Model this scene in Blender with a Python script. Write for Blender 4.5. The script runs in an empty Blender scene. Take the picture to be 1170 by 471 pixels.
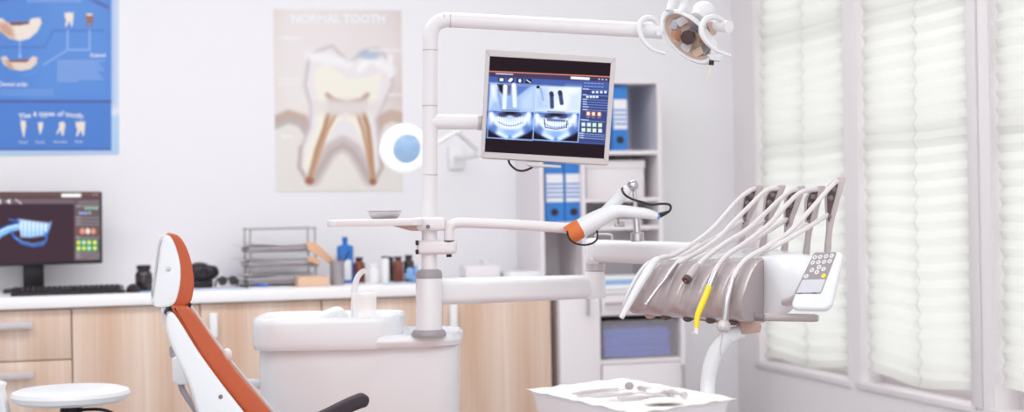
import bpy, bmesh, math, random
import numpy as np
from mathutils import Vector, Matrix
random.seed(7)
rng = np.random.default_rng(7)
SC = bpy.context.scene
COL = SC.collection
V = Vector

# ---------------------------------------------------------------- camera
F = 1920.0; CX = 585.0; CY = 235.5
YAW = math.radians(16.0); ROLL = 0.018; PITCH = -0.0018
CAM = V((0, 0, 1.2))
_fwd = V((math.sin(YAW) * math.cos(PITCH), math.cos(YAW) * math.cos(PITCH), math.sin(PITCH)))
_r = V((math.cos(YAW), -math.sin(YAW), 0)); _u = _r.cross(_fwd)
EX = _r * math.cos(ROLL) - _u * math.sin(ROLL)
EY = _r * math.sin(ROLL) + _u * math.cos(ROLL)
FW = _fwd
def ray(x, y): return FW + EX * ((x - CX) / F) + EY * ((CY - y) / F)
def pt(x, y, d): return CAM + ray(x, y) * d
def aty(x, y, Y):
    r = ray(x, y); return CAM + r * ((Y - CAM.y) / r.y)
def atx(x, y, X):
    r = ray(x, y); return CAM + r * ((X - CAM.x) / r.x)
def atz(x, y, Z):
    r = ray(x, y); return CAM + r * ((Z - CAM.z) / r.z)
def px(n, d): return n * d / F
cam_data = bpy.data.cameras.new('camera'); cam = bpy.data.objects.new('camera', cam_data); COL.objects.link(cam)
M4 = Matrix((EX, EY, -FW)).transposed().to_4x4(); M4.translation = CAM
cam.matrix_world = M4
cam_data.sensor_width = 36; cam_data.lens = 36 * F / 1170.0
cam_data.clip_start = 0.05; cam_data.clip_end = 60
cam_data.dof.use_dof = True; cam_data.dof.focus_distance = 4.62; cam_data.dof.aperture_fstop = 2.1
SC.camera = cam
SC.view_settings.view_transform = 'Standard'
SC.view_settings.look = 'None'
SC.view_settings.exposure = 0.12

BACK = 7.36; RIGHT = 3.21

# ---------------------------------------------------------------- materials
def lin(c):
    out = []
    for v in c:
        v = v / 255.0
        out.append(v / 12.92 if v <= 0.04045 else ((v + 0.055) / 1.055) ** 2.4)
    return out
MATS = {}
def mat(name, rgb, rough=0.5, metal=0.0, coat=0.0, var=0.03, scale=8.0, emit=0.0, trans=0.0, alpha=1.0, spec=0.5, bump=0.0):
    m = bpy.data.materials.new(name); m.use_nodes = True
    nt = m.node_tree; b = nt.nodes['Principled BSDF']
    tc = nt.nodes.new('ShaderNodeTexCoord'); nz = nt.nodes.new('ShaderNodeTexNoise')
    nz.inputs['Scale'].default_value = scale; nz.inputs['Detail'].default_value = 3
    nt.links.new(tc.outputs['Object'], nz.inputs['Vector'])
    ramp = nt.nodes.new('ShaderNodeMix'); ramp.data_type = 'RGBA'
    l = lin(rgb)
    ramp.inputs[6].default_value = (*[max(0, v * (1 - var)) for v in l], 1)
    ramp.inputs[7].default_value = (*[min(1, v * (1 + var)) for v in l], 1)
    nt.links.new(nz.outputs['Fac'], ramp.inputs[0])
    nt.links.new(ramp.outputs[2], b.inputs['Base Color'])
    b.inputs['Roughness'].default_value = rough; b.inputs['Metallic'].default_value = metal
    b.inputs['Coat Weight'].default_value = coat; b.inputs['Coat Roughness'].default_value = 0.08
    b.inputs['Specular IOR Level'].default_value = spec
    b.inputs['Transmission Weight'].default_value = trans; b.inputs['Alpha'].default_value = alpha
    if emit:
        nt.links.new(ramp.outputs[2], b.inputs['Emission Color']); b.inputs['Emission Strength'].default_value = emit
    if bump:
        bp = nt.nodes.new('ShaderNodeBump'); bp.inputs['Strength'].default_value = bump; bp.inputs['Distance'].default_value = 0.004
        nt.links.new(nz.outputs['Fac'], bp.inputs['Height']); nt.links.new(bp.outputs['Normal'], b.inputs['Normal'])
    MATS[name] = m
    return m
mat('wall_paint', (240, 238, 242), 0.75, var=0.012, scale=1.2)
mat('wall_paint_right', (240, 234, 236), 0.75, var=0.012, scale=1.2)
mat('floor_vinyl', (205, 203, 206), 0.45, var=0.04, scale=5)
mat('ceiling_paint', (244, 243, 244), 0.8, var=0.01)
mat('white_gloss', (240, 241, 244), 0.22, coat=0.4, var=0.01)
mat('white_enamel', (238, 238, 241), 0.32, var=0.012)
mat('white_pole', (238, 234, 236), 0.3, coat=0.2, var=0.012)
mat('unit_white', (237, 241, 245), 0.22, coat=0.4, var=0.01)
mat('white_soft', (240, 238, 240), 0.55, var=0.015)
mat('grey_ring', (165, 158, 164), 0.4)
mat('taupe', (180, 167, 168), 0.22, coat=0.6, var=0.015)
mat('taupe_dark', (128, 116, 118), 0.45)
mat('taupe_whip', (196, 184, 184), 0.35, var=0.02)
mat('brown_dark', (96, 78, 76), 0.5)
mat('tan_shade', (205, 176, 164), 0.5)  # tan for white undersides: shade and orange bounce put into the colour
mat('orange_vinyl', (192, 82, 36), 0.33, coat=0.15, var=0.05, scale=14, bump=0.04)
mat('orange_rubber', (226, 118, 54), 0.45)
mat('black_plastic', (34, 26, 34), 0.4)
mat('bulb', (74, 54, 54), 0.25)
mat('black_soft', (48, 38, 46), 0.6)
mat('black_rubber', (30, 24, 30), 0.5)
mat('chrome', (205, 202, 206), 0.16, metal=1.0, var=0.02)
mat('steel', (200, 194, 196), 0.28, metal=1.0, var=0.03)
mat('silver_plastic', (205, 197, 198), 0.35, metal=0.15)
mat('hose', (234, 227, 228), 0.4)
mat('hose_pink', (222, 206, 204), 0.4)
mat('ivory', (236, 230, 218), 0.35)
mat('yellow', (250, 218, 40), 0.35, emit=0.12)  # weak self-glow added to the yellow plastic
mat('blue_plastic', (40, 118, 205), 0.4)
mat('blue_binder', (52, 128, 210), 0.45, var=0.04)
mat('blue_dark', (56, 112, 226), 0.5, var=0.25, scale=25)
mat('blue_light', (150, 190, 236), 0.6, var=0.08)
mat('lens_blue', (164, 198, 238), 0.15, var=0.22, scale=30, coat=.6)
mat('blue_ring', (110, 160, 230), 0.4)
mat('paper', (240, 240, 244), 0.8, var=0.02, scale=20)
mat('paper_grey', (222, 217, 221), 0.8, var=0.10, scale=14)
mat('paper_bluish', (216, 226, 244), 0.8, var=0.05, scale=14)
mat('mesh_metal', (168, 161, 166), 0.45, metal=0.5, var=0.2, scale=90)
mat('wire', (176, 168, 174), 0.4, metal=0.4)
mat('beige_wood', (226, 190, 162), 0.55, var=0.06, scale=18)
mat('tan_card', (222, 178, 146), 0.7, var=0.08, scale=18)
mat('amber', (128, 62, 42), 0.25, coat=0.5, var=0.1)
mat('amber_dark', (44, 30, 34), 0.25, coat=0.5)
mat('cabinet_white', (236, 229, 233), 0.5, var=0.015)
mat('cabinet_inner', (240, 234, 238), 0.6, var=0.02)
mat('box_white', (236, 230, 234), 0.6, var=0.02)
mat('frosted_box', (214, 206, 210), 0.3, alpha=0.24)
mat('clear_plastic', (255, 255, 255), 0.25, alpha=0.38, var=0.0, emit=0.12)  # weak self-glow added so the translucent plastic looks less dark
mat('lamp_white', (246, 246, 248), 0.5, emit=0.25)
mat('keypad_grey', (158, 148, 152), 0.45)
mat('display_grey', (212, 212, 220), 0.3)
mat('window_frame', (232, 226, 228), 0.5)
mat('reflector', (232, 204, 186), 0.35, metal=0.0, var=0.1, scale=24, coat=.5)
mat('facet_warm', (196, 140, 108), 0.25, coat=.5)  # warm reflection put into the facet's own colour
mat('facet_cool', (206, 208, 218), 0.12, metal=.6)
mat('tool_steel', (214, 208, 212), 0.4, metal=1.0, var=0.03)
mat('tray_plastic', (238, 234, 236), 0.35)
mat('gauze', (246, 243, 240), 0.9, var=0.03, scale=60, bump=0.25)
mat('laminate_counter', (250, 247, 249), 0.35, var=0.015)
mat('teal', (80, 150, 130), 0.5)

def wood_material(name, a, b):
    m = bpy.data.materials.new(name); m.use_nodes = True; nt = m.node_tree; bs = nt.nodes['Principled BSDF']
    tc = nt.nodes.new('ShaderNodeTexCoord'); mp = nt.nodes.new('ShaderNodeMapping'); mp.inputs['Scale'].default_value = (6, 6, 0.3)
    nz = nt.nodes.new('ShaderNodeTexNoise'); nz.inputs['Scale'].default_value = 1.0; nz.inputs['Detail'].default_value = 4; nz.inputs['Roughness'].default_value = 0.55
    mp2 = nt.nodes.new('ShaderNodeMapping'); mp2.inputs['Scale'].default_value = (70, 70, 1.6)
    nz2 = nt.nodes.new('ShaderNodeTexNoise'); nz2.inputs['Scale'].default_value = 1.0; nz2.inputs['Detail'].default_value = 3
    for mpp, n in ((mp, nz), (mp2, nz2)):
        nt.links.new(tc.outputs['Object'], mpp.inputs['Vector']); nt.links.new(mpp.outputs['Vector'], n.inputs['Vector'])
    mx = nt.nodes.new('ShaderNodeMix'); mx.data_type = 'FLOAT'; mx.inputs[0].default_value = 0.3
    nt.links.new(nz.outputs['Fac'], mx.inputs[2]); nt.links.new(nz2.outputs['Fac'], mx.inputs[3])
    cr = nt.nodes.new('ShaderNodeValToRGB'); cr.color_ramp.elements[0].position = 0.36; cr.color_ramp.elements[1].position = 0.64
    cr.color_ramp.elements[0].color = (*lin(a), 1); cr.color_ramp.elements[1].color = (*lin(b), 1)
    nt.links.new(mx.outputs[0], cr.inputs[0]); nt.links.new(cr.outputs[0], bs.inputs['Base Color'])
    bs.inputs['Roughness'].default_value = 0.5
    MATS[name] = m
wood_material('wood', (208, 172, 148), (232, 212, 198))

def attr_material(name, emit, rough):
    m = bpy.data.materials.new(name); m.use_nodes = True; nt = m.node_tree; bs = nt.nodes['Principled BSDF']
    at = nt.nodes.new('ShaderNodeAttribute'); at.attribute_name = 'Col'
    if emit:
        bs.inputs['Base Color'].default_value = (0.002, 0.002, 0.003, 1)
        nt.links.new(at.outputs['Color'], bs.inputs['Emission Color']); bs.inputs['Emission Strength'].default_value = emit
        bs.inputs['Specular IOR Level'].default_value = 0.04
    else:
        nt.links.new(at.outputs['Color'], bs.inputs['Base Color'])
    bs.inputs['Roughness'].default_value = rough
    MATS[name] = m
attr_material('screen_image', 1.1, 0.35)
attr_material('printed_image', 0, 0.42)

def blind_material():
    m = bpy.data.materials.new('blind_fabric'); m.use_nodes = True; nt = m.node_tree
    out = nt.nodes['Material Output']; nt.nodes.remove(nt.nodes['Principled BSDF'])
    tc = nt.nodes.new('ShaderNodeTexCoord'); nz = nt.nodes.new('ShaderNodeTexNoise'); nz.inputs['Scale'].default_value = 40
    nt.links.new(tc.outputs['Object'], nz.inputs['Vector'])
    cr = nt.nodes.new('ShaderNodeValToRGB'); cr.color_ramp.elements[0].color = (0.79, 0.79, 0.76, 1); cr.color_ramp.elements[1].color = (0.82, 0.82, 0.795, 1)
    nt.links.new(nz.outputs['Fac'], cr.inputs[0])
    d = nt.nodes.new('ShaderNodeBsdfDiffuse'); t = nt.nodes.new('ShaderNodeBsdfTranslucent'); mx = nt.nodes.new('ShaderNodeMixShader'); mx.inputs[0].default_value = 0.62
    nt.links.new(cr.outputs[0], d.inputs['Color']); nt.links.new(cr.outputs[0], t.inputs['Color'])
    nt.links.new(d.outputs[0], mx.inputs[1]); nt.links.new(t.outputs[0], mx.inputs[2]); nt.links.new(mx.outputs[0], out.inputs['Surface'])
    MATS['blind_fabric'] = m
blind_material()

mat('glass', (248, 250, 252), 0.02, alpha=0.12, var=0.0)
# ---------------------------------------------------------------- building helpers
LOC = {}
class MB:
    def __init__(self): self.bm = bmesh.new()
    def merge(self, b):
        me = bpy.data.meshes.new('tmp'); b.to_mesh(me); self.bm.from_mesh(me); bpy.data.meshes.remove(me); b.free()
    def box(self, c, size, R=None, bev=0.0, seg=2):
        b = bmesh.new(); bmesh.ops.create_cube(b, size=1.0)
        bmesh.ops.scale(b, vec=V(size), verts=b.verts)
        if bev: bmesh.ops.bevel(b, geom=list(b.edges), offset=bev, segments=seg, profile=0.5, affect='EDGES', clamp_overlap=True)
        T = Matrix.Translation(V(c)) @ (R.to_4x4() if R else Matrix.Identity(4))
        bmesh.ops.transform(b, matrix=T, verts=b.verts); self.merge(b); return self
    def span(self, a, b, bev=0.0, seg=2):
        a, b = V(a), V(b)
        return self.box((a + b) / 2, [abs(x) for x in (b - a)], None, bev, seg)
    def loft(self, loops, cap=True, closed=True):
        b = bmesh.new(); rows = [[b.verts.new(p) for p in lp] for lp in loops]
        n = len(rows[0]); rg = n if closed else n - 1
        for i in range(len(rows) - 1):
            for j in range(rg):
                k = (j + 1) % n
                b.faces.new((rows[i][j], rows[i][k], rows[i + 1][k], rows[i + 1][j]))
        if cap and closed:
            b.faces.new(list(reversed(rows[0]))); b.faces.new(rows[-1])
        bmesh.ops.remove_doubles(b, verts=b.verts, dist=1e-6)
        bmesh.ops.recalc_face_normals(b, faces=b.faces); self.merge(b); return self
    def tube(self, pts, r, n=12, sub=8, cap=True, smooth=True):
        P = [V(p) for p in pts]; rs = r if isinstance(r, (list, tuple)) else [r] * len(P)
        if smooth and len(P) > 2:
            Q = []; Rr = []
            E = [P[0] * 2 - P[1]] + P + [P[-1] * 2 - P[-2]]
            for i in range(len(P) - 1):
                p0, p1, p2, p3 = E[i:i + 4]
                for k in range(sub):
                    t = k / sub
                    Q.append(0.5 * ((2 * p1) + (p2 - p0) * t + (2 * p0 - 5 * p1 + 4 * p2 - p3) * t * t + (3 * p1 - p0 - 3 * p2 + p3) * t ** 3))
                    Rr.append(rs[i] * (1 - t) + rs[i + 1] * t)
            Q.append(P[-1]); Rr.append(rs[-1]); P, rs = Q, Rr
        T = [(P[min(i + 1, len(P) - 1)] - P[max(i - 1, 0)]).normalized() for i in range(len(P))]
        a = T[0].orthogonal().normalized(); loops = []
        for i, p in enumerate(P):
            if i:
                a = (a - T[i] * a.dot(T[i])); a = a.normalized() if a.length > 1e-6 else T[i].orthogonal().normalized()
            bb = T[i].cross(a)
            loops.append([p + (a * math.cos(2 * math.pi * k / n) + bb * math.sin(2 * math.pi * k / n)) * rs[i] for k in range(n)])
        return self.loft(loops, cap)
    def lathe(self, prof, o, axis=(0, 0, 1), n=28, sx=1.0, sy=1.0, xdir=None):
        z = V(axis).normalized(); x = V(xdir).normalized() if xdir else z.orthogonal().normalized(); y = z.cross(x)
        loops = [[V(o) + z * h + x * (max(r, 1e-5) * sx * math.cos(2 * math.pi * k / n)) + y * (max(r, 1e-5) * sy * math.sin(2 * math.pi * k / n)) for k in range(n)] for r, h in prof]
        return self.loft(loops, True)
    def ell(self, c, rx, ry, rz, R=None, n=20):
        b = bmesh.new(); bmesh.ops.create_uvsphere(b, u_segments=n, v_segments=n // 2 + 2, radius=1.0)
        T = Matrix.Translation(V(c)) @ (R.to_4x4() if R else Matrix.Identity(4)) @ Matrix.Diagonal((rx, ry, rz, 1))
        bmesh.ops.transform(b, matrix=T, verts=b.verts); self.merge(b); return self
    def prism(self, pts, vec, bev=0.0, seg=2):
        b = bmesh.new(); vec = V(vec); A = [b.verts.new(p) for p in pts]; B = [b.verts.new(V(p) + vec) for p in pts]
        n = len(A); b.faces.new(A); b.faces.new(list(reversed(B)))
        for i in range(n): b.faces.new((A[i], A[(i + 1) % n], B[(i + 1) % n], B[i]))
        bmesh.ops.recalc_face_normals(b, faces=b.faces)
        if bev:
            fs = {f for f in b.faces if len(f.verts) == n} if n != 4 else set(list(b.faces)[:2])
            es = [e for e in b.edges if any(f in fs for f in e.link_faces)]
            bmesh.ops.bevel(b, geom=es, offset=bev, segments=seg, profile=0.5, affect='EDGES', clamp_overlap=True)
        self.merge(b); return self
    def sheet(self, f, nu, nv):
        b = bmesh.new(); g = [[b.verts.new(f(i / nu, j / nv)) for i in range(nu + 1)] for j in range(nv + 1)]
        for j in range(nv):
            for i in range(nu): b.faces.new((g[j][i], g[j][i + 1], g[j + 1][i + 1], g[j + 1][i]))
        self.merge(b); return self
    def raw(self, verts, faces):
        b = bmesh.new(); vs = [b.verts.new(p) for p in verts]
        for f in faces:
            try: b.faces.new([vs[i] for i in f])
            except ValueError: pass
        self.merge(b); return self

def props(o, label, cat, group, kind):
    if label: o['label'] = label
    if cat: o['category'] = cat
    if group: o['group'] = group
    if kind: o['kind'] = kind
def fin(m, name, material, parent=None, label=None, cat=None, group=None, kind=None, angle=38, solid=0.0):
    bm = m.bm
    if parent is not None: loc = LOC[parent.name]
    else:
        c = [v.co for v in bm.verts]
        loc = V(((min(p.x for p in c) + max(p.x for p in c)) / 2, (min(p.y for p in c) + max(p.y for p in c)) / 2, min(p.z for p in c)))
    bmesh.ops.translate(bm, vec=-loc, verts=bm.verts)
    me = bpy.data.meshes.new(name); bm.to_mesh(me); bm.free()
    me.polygons.foreach_set('use_smooth', [True] * len(me.polygons))
    me.set_sharp_from_angle(angle=math.radians(angle))
    me.materials.append(MATS[material])
    o = bpy.data.objects.new(name, me); COL.objects.link(o)
    if parent is not None: o.parent = parent
    else: o.location = loc
    LOC[o.name] = loc
    props(o, label, cat, group, kind)
    if solid:
        s = o.modifiers.new('thickness', 'SOLIDIFY'); s.thickness = solid
    return o
def thing(name, label, cat, loc, group=None, kind=None):
    o = bpy.data.objects.new(name, None); COL.objects.link(o); o.location = V(loc); o.empty_display_size = 0.05
    LOC[o.name] = V(loc); props(o, label, cat, group, kind)
    return o

class Quad:
    """A flat patch given by its four corners in the world; h is height off it, towards the viewer's side."""
    def __init__(self, tl, tr, br, bl):
        self.c = [V(p) for p in (tl, tr, br, bl)]
        self.w = ((self.c[1] - self.c[0]).length + (self.c[2] - self.c[3]).length) / 2
        self.h = ((self.c[3] - self.c[0]).length + (self.c[2] - self.c[1]).length) / 2
        self.n = -((self.c[1] - self.c[0]).cross(self.c[3] - self.c[0])).normalized()
    def __call__(self, u, v, h=0.0):
        a, b, c, d = self.c
        return (a * (1 - u) + b * u) * (1 - v) + (d * (1 - u) + c * u) * v + self.n * h
    def round(self, u0, v0, u1, v1, r, k=5):
        ru = r / self.w; rv = r / self.h; pts = []
        for cu, cv, a0 in ((u1 - ru, v0 + rv, -90), (u1 - ru, v1 - rv, 0), (u0 + ru, v1 - rv, 90), (u0 + ru, v0 + rv, 180)):
            for i in range(k + 1):
                a = math.radians(a0 + 90 * i / k); pts.append((cu + ru * math.cos(a), cv + rv * math.sin(a)))
        return pts
    def slab(self, m, u0, v0, u1, v1, r, h0, h1, bev=0.0, seg=2, k=5):
        if r: uv = self.round(u0, v0, u1, v1, r, k)
        else: uv = [(u0, v0), (u1, v0), (u1, v1), (u0, v1)]
        return m.prism([self(a, b, h0) for a, b in uv], self.n * (h1 - h0), bev, seg)
    def disc(self, m, u, v, r, h0, h1, n=14):
        P = [self(u + r / self.w * math.cos(2 * math.pi * i / n), v + r / self.h * math.sin(2 * math.pi * i / n), h0) for i in range(n)]
        return m.prism(P, self.n * (h1 - h0))

class Raster:
    """Paints a flat print or a screen picture into the colour attribute of a fine grid; drawn in the picture's own 2D units."""
    def __init__(self, quad2d, nu, nv, base):
        u, v = np.meshgrid(np.linspace(0, 1, nu), np.linspace(0, 1, nv)); self.nu, self.nv = nu, nv
        a, b, c, d = [np.array(p, float) for p in quad2d]
        P = (a[:, None, None] * (1 - u) + b[:, None, None] * u) * (1 - v) + (d[:, None, None] * (1 - u) + c[:, None, None] * u) * v
        self.X, self.Y = P; self.C = np.ones((nv, nu, 3)) * np.array(base, float); self.k = lambda x, y: (x, y)
    def put(self, mask, col, alpha=1.0):
        m = np.clip(mask * alpha, 0, 1)[..., None]; self.C = self.C * (1 - m) + np.array(col, float) * m
    def _segd(self, pts, close):
        d = np.full(self.X.shape, 1e9); n = len(pts)
        for i in range(n if close else n - 1):
            x0, y0 = pts[i]; x1, y1 = pts[(i + 1) % n]; dx, dy = x1 - x0, y1 - y0; L = dx * dx + dy * dy + 1e-12
            t = np.clip(((self.X - x0) * dx + (self.Y - y0) * dy) / L, 0, 1)
            d = np.minimum(d, np.hypot(self.X - x0 - t * dx, self.Y - y0 - t * dy))
        return d
    def poly(self, pts, col, soft=0.5, alpha=1.0):
        pts = [self.k(*p) for p in pts]; ins = np.zeros(self.X.shape, bool); n = len(pts)
        for i in range(n):
            x0, y0 = pts[i]; x1, y1 = pts[(i + 1) % n]
            if y0 == y1: continue
            c = ((y0 > self.Y) != (y1 > self.Y)) & (self.X < (x1 - x0) * (self.Y - y0) / (y1 - y0) + x0); ins ^= c
        d = self._segd(pts, True); sd = np.where(ins, -d, d)
        self.put(np.clip(0.5 - sd / (2 * soft), 0, 1), col, alpha)
    def line(self, pts, w, col, soft=0.4, alpha=1.0):
        pts = [self.k(*p) for p in pts]; d = self._segd(pts, False)
        self.put(np.clip(0.5 - (d - w / 2) / (2 * soft), 0, 1), col, alpha)
    def ell(self, x, y, rx, ry, col, soft=0.15, alpha=1.0, rot=0.0):
        x, y = self.k(x, y); dx, dy = self.X - x, self.Y - y; c, s = math.cos(rot), math.sin(rot)
        r = np.hypot((dx * c + dy * s) / rx, (-dx * s + dy * c) / ry)
        self.put(np.clip(0.5 - (r - 1) / (2 * soft), 0, 1), col, alpha)
    def rect(self, x0, y0, x1, y1, col, soft=0.3, alpha=1.0): self.poly([(x0, y0), (x1, y0), (x1, y1), (x0, y1)], col, soft, alpha)
    def build(self, name, q3, h, material, parent):
        u, v = np.meshgrid(np.linspace(0, 1, self.nu), np.linspace(0, 1, self.nv))
        a, b, c, d = [np.array(p) for p in q3.c]
        P = ((a[:, None, None] * (1 - u) + b[:, None, None] * u) * (1 - v) + (d[:, None, None] * (1 - u) + c[:, None, None] * u) * v)
        P = P + (np.array(q3.n) * h)[:, None, None] - np.array(LOC[parent.name])[:, None, None]
        co = P.reshape(3, -1).T.astype(np.float32); nu, nv = self.nu, self.nv
        i, j = np.meshgrid(np.arange(nu - 1), np.arange(nv - 1)); k0 = (j * nu + i).ravel()
        faces = np.stack([k0, k0 + nu, k0 + nu + 1, k0 + 1], 1)
        me = bpy.data.meshes.new(name); me.vertices.add(len(co)); me.vertices.foreach_set('co', co.ravel())
        me.loops.add(faces.size); me.loops.foreach_set('vertex_index', faces.ravel().astype(np.int32))
        me.polygons.add(len(faces)); me.polygons.foreach_set('loop_start', np.arange(0, faces.size, 4, dtype=np.int32))
        me.update(calc_edges=True); me.validate()
        s = np.clip(self.C, 0, 255) / 255; l = np.where(s <= 0.04045, s / 12.92, ((s + 0.055) / 1.055) ** 2.4)
        rgba = np.concatenate([l.reshape(-1, 3), np.ones((nu * nv, 1))], 1).astype(np.float32)
        at = me.color_attributes.new('Col', 'FLOAT_COLOR', 'POINT'); at.data.foreach_set('color', rgba.ravel())
        me.materials.append(MATS[material]); o = bpy.data.objects.new(name, me); COL.objects.link(o); o.parent = parent; LOC[o.name] = LOC[parent.name]
        return o

def text_geo(s, size, bold=0.0):
    cu = bpy.data.curves.new('tmp_text', 'FONT'); cu.body = s; cu.size = size; cu.align_x = 'CENTER'; cu.offset = bold; cu.resolution_u = 3
    ob = bpy.data.objects.new('tmp_text', cu); COL.objects.link(ob); dg = bpy.context.evaluated_depsgraph_get()
    me = bpy.data.meshes.new_from_object(ob.evaluated_get(dg))
    vs = [v.co.copy() for v in me.vertices]; fs = [tuple(p.vertices) for p in me.polygons]
    bpy.data.objects.remove(ob); bpy.data.curves.remove(cu); bpy.data.meshes.remove(me)
    return vs, fs
# ================================================================ SETTING
MB_ = MB
fin(MB().span((-4.2, -2.5, -0.05), (RIGHT + 0.3, BACK + 0.15, 0)), 'floor', 'floor_vinyl', kind='structure')
fin(MB().span((-4.2, -2.5, 2.9), (RIGHT + 0.3, BACK + 0.15, 2.95)), 'ceiling', 'ceiling_paint', kind='structure')
fin(MB().span((-4.2, BACK, 0), (RIGHT + 0.3, BACK + 0.15, 2.9)), 'wall_back', 'wall_paint', kind='structure')
fin(MB().span((-4.2, -2.5, 0), (-4.05, BACK, 2.9)), 'wall_left', 'wall_paint', kind='structure')

def yr(x, y=235): return atx(x, y, RIGHT + 0.03).y
SILL = 0.447; HEAD = 2.55; WT = 0.16
WIN = [(yr(871), yr(973)), (yr(988), yr(1116)), (yr(1141), yr(1141) - 0.84)]
wall = MB()
wall.span((RIGHT, -2.5, 0), (RIGHT + WT, BACK, SILL)).span((RIGHT, -2.5, HEAD), (RIGHT + WT, BACK, 2.9))
edges = [BACK] + [e for w in WIN for e in w] + [-2.5]
for i in range(0, len(edges), 2): wall.span((RIGHT, edges[i + 1], SILL), (RIGHT + WT, edges[i], HEAD))
fin(wall, 'wall_right', 'wall_paint_right', kind='structure')
zb1 = atx(925, 160, RIGHT + .1).z; zb2 = atx(920, 32, RIGHT + .1).z
for n, (ya, yb) in enumerate(WIN, 1):
    root = thing('window_%d' % n, None, None, (RIGHT + 0.1, (ya + yb) / 2, SILL), kind='structure')
    m = MB(); X0, X1 = RIGHT + 0.1, RIGHT + 0.15; w = 0.05
    m.span((X0, yb, SILL), (X1, yb + w, HEAD)).span((X0, ya - w, SILL), (X1, ya, HEAD)).span((X0, yb + w, SILL), (X1, ya - w, SILL + w)).span((X0, yb + w, HEAD - w), (X1, ya - w, HEAD))
    o = fin(m, 'window_frame', 'window_frame', root); o['kind'] = 'structure'
    m = MB()
    for z in (zb1, zb2): m.span((X0, yb + w, z - 0.018), (X1, ya - w, z + 0.018))
    m.span((X0 + .004, (ya + yb) / 2 - 0.009, SILL + w), (X1 - .004, (ya + yb) / 2 + 0.009, HEAD - w))
    o = fin(m, 'window_mullion', 'window_frame', root); o['kind'] = 'structure'
    m = MB().span(((X0 + X1) / 2 - .002, yb + w, SILL + w), ((X0 + X1) / 2 + .002, ya - w, HEAD - w))
    o = fin(m, 'window_pane', 'glass', root); o['kind'] = 'structure'
    m = MB().span((RIGHT - 0.012, yb - 0.03, SILL - 0.022), (RIGHT + 0.084, ya + 0.03, SILL + 0.003), 0.003)
    o = fin(m, 'window_sill', 'window_frame', root); o['kind'] = 'structure'
# casing strip on the pier between second and third window
ym = yr(1123); fin(MB().span((RIGHT - 0.012, ym - 0.03, SILL), (RIGHT, ym + 0.03, HEAD), 0.004), 'trim_1', 'window_frame', kind='structure')
fin(MB().span((-4.05, BACK - 0.015, 0), (RIGHT, BACK, 0.09)), 'baseboard_back', 'white_soft', kind='structure')
fin(MB().span((RIGHT - 0.015, -2.4, 0), (RIGHT, BACK - 0.015, 0.09)), 'baseboard_right', 'white_soft', kind='structure')

# ---------------------------------------------------------------- pleated blinds
BL = [((880, 417), (981, 425)), ((999, 429), (1120, 452)), ((1149, 446), (1270, 470))]
BLAB = ['white pleated paper blind on the window nearest the room corner', 'white pleated paper blind on the middle window, bottom edge drooping to its right',
        'white pleated paper blind cut off by the right edge of the photo']
for (ya, yb), (pa, pb), lab in zip(WIN, BL, BLAB):
    za = max(SILL + .016, atx(*pa, RIGHT + .03).z); zb = max(SILL + .016, min(.5, atx(*pb, RIGHT + .03).z))
    root = thing('pleated_blind', lab, 'blind', (RIGHT + 0.03, (ya + yb) / 2, min(za, zb)), 'pleated window blinds')
    npl = 33; NR = npl * 2
    def f(u, v, ya=ya, yb=yb, za=za, zb=zb):
        zbot = za * (1 - u) + zb * u + 0.012 * math.sin(u * 7 + 1) * (1 - v) + 0.0
        z = HEAD - 0.02 + (zbot - HEAD + 0.02) * (1 - v)
        k = round(v * NR)
        x = RIGHT + 0.03 + (0.009 if k % 2 else -0.009) + 0.004 * math.sin(u * 3 + v * 9)
        inset = 0.006 + 0.004 * math.sin(v * 40) + (0.0 if k % 2 else 0.003)
        y = ya - inset + (yb - ya + 2 * inset) * u
        return (x, y, z)
    m = MB().sheet(f, 24, NR)
    o = fin(m, 'blind_fabric', 'blind_fabric', root, angle=5)
    zt = HEAD - 0.03
    fin(MB().span((RIGHT + 0.008, yb + .01, HEAD - 0.03), (RIGHT + 0.05, ya - .01, HEAD - 0.001), 0.004), 'head_rail', 'white_soft', root)
    yc = (ya + yb) / 2
    m = MB(); P = []
    for k in range(NR + 1):
        v = k / NR; q = f(0.5, v); P.append((q[0] - 0.004, yc + 0.003 * math.sin(k * 1.3), q[2]))
    m.tube(P, 0.0011, 6, smooth=False)
    fin(m, 'lift_cord', 'silver_plastic', root)

# ================================================================ COUNTER AND BASE CABINETS
CF = 6.76; CTOP = 0.87; CT = 0.045
def xc(x, y=380, Y=CF): return aty(x, y, Y).x
seams = [-62, 82, 229, 368, 505, 630]
xs = [xc(s) for s in seams]
xs = [xs[0] - 0.55] + xs
m = MB().span((xs[0], CF - 0.025, CTOP - CT), (xs[-1] + 0.004, BACK - 0.002, CTOP), 0.006)
fin(m, 'countertop', 'laminate_counter', label='long white laminate worktop along the back wall over the wooden cabinets', cat='worktop')
KICK = 0.1; g = 0.0025
clabs = [None, 'pale wood drawer cabinet with two horizontal bar handles under the computer screen', 'pale wood door cabinet right of the drawers, with no handle showing, behind the stool',
         'pale wood door cabinet between headrest and water unit with upright white handle', 'pale wood door cabinet mostly hidden behind the white water unit and its post',
         'pale wood door cabinet at the right end of the worktop with upright white handle']
clabs[0] = 'pale wood cabinet outside the frame at the far left of the worktop'
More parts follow.
